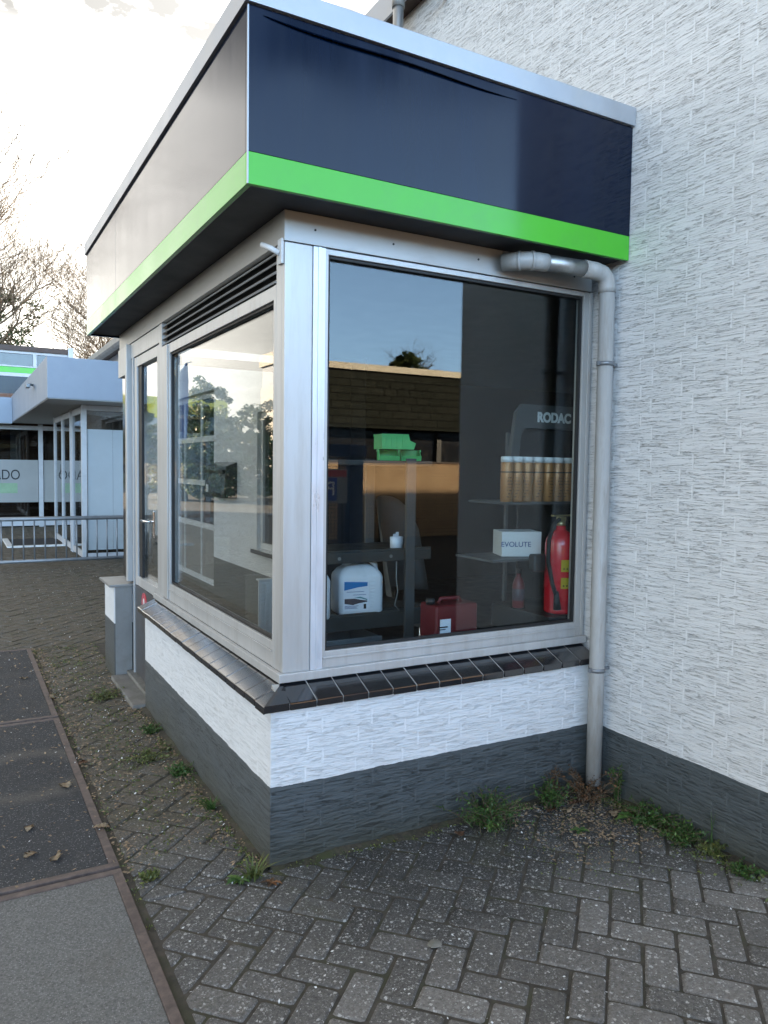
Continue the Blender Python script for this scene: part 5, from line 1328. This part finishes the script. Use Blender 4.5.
def soil_drift():
    """thin wedge of soil and crumbs blown against the foot of the walls"""
    mb = MB(); b = mb.bm
    def strip(fn, L, seed):
        n = int(L/.02); rows = []
        for i in range(n+1):
            u = L*i/n; w = .035+.055*max(0, mnoise.noise((u*4, seed, 0))+.35)+.012*mnoise.noise((u*30, seed, 3)); h = .006+.016*max(0, mnoise.noise((u*5, seed, 7))+.4)+.004*mnoise.noise((u*45, seed, 1))
            rows.append([b.verts.new(fn(u, 0.0, h)), b.verts.new(fn(u, w*.45, h*.55+.002*mnoise.noise((u*60, seed, 5)))), b.verts.new(fn(u, w, -.004))])
        for A, B in zip(rows, rows[1:]):
            for j in (0, 1): b.faces.new((A[j], B[j], B[j+1], A[j+1])).smooth = True
    strip(lambda u, w, h: (u, -.001-w, h), 1.64, 1.0)
    strip(lambda u, w, h: (W-.001-w, -.01-u, h), .95, 2.0)
    strip(lambda u, w, h: (-.001-w, u, h), 2.2, 3.0)
    struct(mb.build('soil', 'soil_crumb'))
mat('soil_crumb', (.055, .045, .030), .95, var=.6, scale=60, bump=.9, bscale=140, dirt=(.05, .062, .018), dscale=7, damt=.85)
soil_drift()
def joint_weeds():
    """moss and seedlings in the paver joints"""
    rnd = random.Random(31); mb = MB(); t = mb.bm; tone = t.faces.layers.float.new('tone')
    def put(x, y, n, r, s):
        for _ in range(n):
            p = Vector((x+rnd.gauss(0, r), y+rnd.gauss(0, r), -.004+abs(rnd.gauss(0, .004)))); d = Vector((rnd.gauss(0, 1), rnd.gauss(0, 1), abs(rnd.gauss(.5, .5)))).normalized(); e = d.cross(Vector((rnd.gauss(0, 1), rnd.gauss(0, 1), .3))).normalized(); k = s*rnd.uniform(.5, 1.6)
            f = t.faces.new((t.verts.new(p), t.verts.new(p+d*k*.5+e*k*.28), t.verts.new(p+d*k), t.verts.new(p+d*k*.5-e*k*.28))); f[tone] = min(1, max(0, rnd.gauss(.5, .25)))
    for _ in range(420):                       # wide strip beside the slabs and along the side wall
        y = rnd.uniform(.3, 4.2); x = -.25 + rnd.gauss(0, .13); put(min(-.02, max(-.48, x)), y, 9, .018, .010)
    for _ in range(120): put(-.03-abs(rnd.gauss(0, .03)), rnd.uniform(0, 2.2), 8, .012, .012)
    for _ in range(90): put(rnd.uniform(0, 1.64), -.015-abs(rnd.gauss(0, .02)), 7, .012, .010)
    for _ in range(150): put(1.655-abs(rnd.gauss(0, .05)), rnd.uniform(-1.1, -.1), 9, .014, .012)
    for _ in range(200): put(rnd.uniform(.9, 1.65), rnd.uniform(-.75, -.1), 5, .016, .007)
    for _ in range(70): put(-.485+rnd.gauss(0, .012), rnd.uniform(-.2, 4.2), 7, .012, .009)
    mb.norecalc = True; tag(mb.build('moss', 'weed_pale'), 'tiny moss and seedlings in the joints of the brick paving', 'moss', kind='stuff')
joint_weeds()
def leaf_mesh(rnd, L, lobed=True):
    b = bmesh.new(); n = 9; up = []; lo = []; mid = []
    for i in range(n):
        u = i/(n-1); w = L*.30*math.sin(math.pi*min(1, u*.95+.03))**.7*(1+(.35 if (i % 2 and lobed) else -.2)*1) + .0004
        zc = .018*math.sin(math.pi*u)*rnd.uniform(.3, 1)+rnd.gauss(0, .001)
        mid.append(b.verts.new((L*(u-.5), 0, .004+zc*.4))); up.append(b.verts.new((L*(u-.5)+L*.04*(i % 2), w, .005+zc+rnd.gauss(0, .002)))); lo.append(b.verts.new((L*(u-.5)+L*.04*(i % 2), -w, .005+zc*.6+rnd.gauss(0, .002))))
    for i in range(n-1):
        b.faces.new((mid[i], mid[i+1], up[i+1], up[i])); b.faces.new((lo[i], lo[i+1], mid[i+1], mid[i]))
    bmesh.ops.solidify(b, geom=b.faces[:], thickness=.0006)
    for f in b.faces: f.smooth = True
    return b
def fallen():
    rnd = random.Random(77)
    spots = [(-.597, 1.164, .075, 'leaf_pale', 'largest pale dry leaf lying on the middle dark slab'), (-.71, .455, .060, 'leaf_pale', 'crumpled pale leaf on the dark slab near the slab joint'), (-.80, .525, .055, 'leaf_pale', 'pale leaf on the dark slab left of the crumpled one'), (-.783, .77, .045, 'leaf_pale', 'small pale leaf alone on the dark slab'),
             (-.50, 2.70, .05, 'leaf_pale', 'pale leaf on the far slab edge'), (-.62, 3.25, .055, 'leaf_pale', 'dry leaf in the middle of the far dark slab'), (-.515, .64, .06, 'leaf_pale', 'dry leaf on the rusty edge of the middle slab'),
             (-.48, 1.42, .05, 'leaf_brown', 'brown leaf by the rusty edge beside the bricks'),
             (1.30, -.13, .06, 'leaf_brown', 'brown leaf between the two green weeds at the wall foot'), (1.37, -.17, .055, 'leaf_pale', 'pale brown leaf below the withered weed'), (1.526, -.285, .06, 'leaf_pale', 'curled pale leaf in front of the drainpipe'), (1.45, -.12, .05, 'leaf_brown', 'brown leaf at the foot of the withered weeds'),
             (.80, -.12, .06, 'leaf_brown', 'brown leaf on the bricks left of the feathery weed'), (1.08, -.16, .04, 'leaf_pale', 'small pale leaf under the feathery weed'), (1.17, -.42, .03, 'leaf_pale', 'small pale leaf on the dark bricks before the drainpipe')]
    for x, y, L, m, lab in spots:
        b = leaf_mesh(rnd, L*1.1); mb = MB(); mb._merge(b); mb.norecalc = True; o = mb.build('fallen_leaf', m); o.location = (x, y, .004); o.rotation_euler = (rnd.gauss(0, .15), rnd.gauss(0, .15), rnd.uniform(0, 6.28)); tag(o, lab, 'leaf', 'dry leaves lying on the ground')
    # crumbs of leaf and pale petals nobody would count
    for nm, m, n, boxes, L, lab in (('leaf_litter', 'leaf_litter', 5200, ((-.49, -.02, .3, 4.2), (-.5, -.40, .2, 4.2), (-.49, -.02, .3, 4.2), (-.12, -.01, 0, 2.9), (1.2, 1.66, -.45, -.03), (-1.3, -.5, .3, 4.2), (-.4, 1.6, 4.3, 9.5), (1.0, 1.66, -.6, -.02)), .014, 'small brown crumbs of leaves scattered over the paving'),
                                    ('petal_litter', 'paint_white', 1700, ((-.47, -.02, .3, 3.8), (-.47, 1.6, -1.2, 0), (-2.4, -.5, .3, 4.2), (-.6, 1.6, 4.3, 9.6)), .0085, 'pale specks and petals scattered over the paving')):
        mb = MB(); b = mb.bm
        for _ in range(n):
            x0, x1, y0, y1 = rnd.choice(boxes); p = Vector((rnd.uniform(x0, x1), rnd.uniform(y0, y1), .006+rnd.random()*.004))
            if p.x > -.02 and p.y > 0 and p.y < 3.5: continue
            a = rnd.uniform(0, 6.28); d = Vector((math.cos(a), math.sin(a), rnd.gauss(0, .25))); e = Vector((-math.sin(a), math.cos(a), rnd.gauss(0, .25))); l = L*rnd.uniform(.4, 1.5)*(1+max(0, p.y)*.08); w = l*rnd.uniform(.3, .7)
            b.faces.new((b.verts.new(p-d*l*.5), b.verts.new(p+e*w*.5), b.verts.new(p+d*l*.5), b.verts.new(p-e*w*.5)))
        mb.norecalc = True; tag(mb.build(nm, m), lab, 'litter', kind='stuff')
fallen()
def pebble():
    mb = MB(); b = bmesh.new(); bmesh.ops.create_icosphere(b, subdivisions=2, radius=.022)
    for v in b.verts: v.co = Vector((v.co.x*1.2, v.co.y*.9, v.co.z*.3)) * (1+mnoise.noise(v.co*60)*.2)
    mb._merge(b, Matrix.Translation((.305, -.694, .004))); tag(mb.build('pebble', 'concrete'), 'flat pale grey pebble lying on the front brick paving', 'pebble')
pebble()
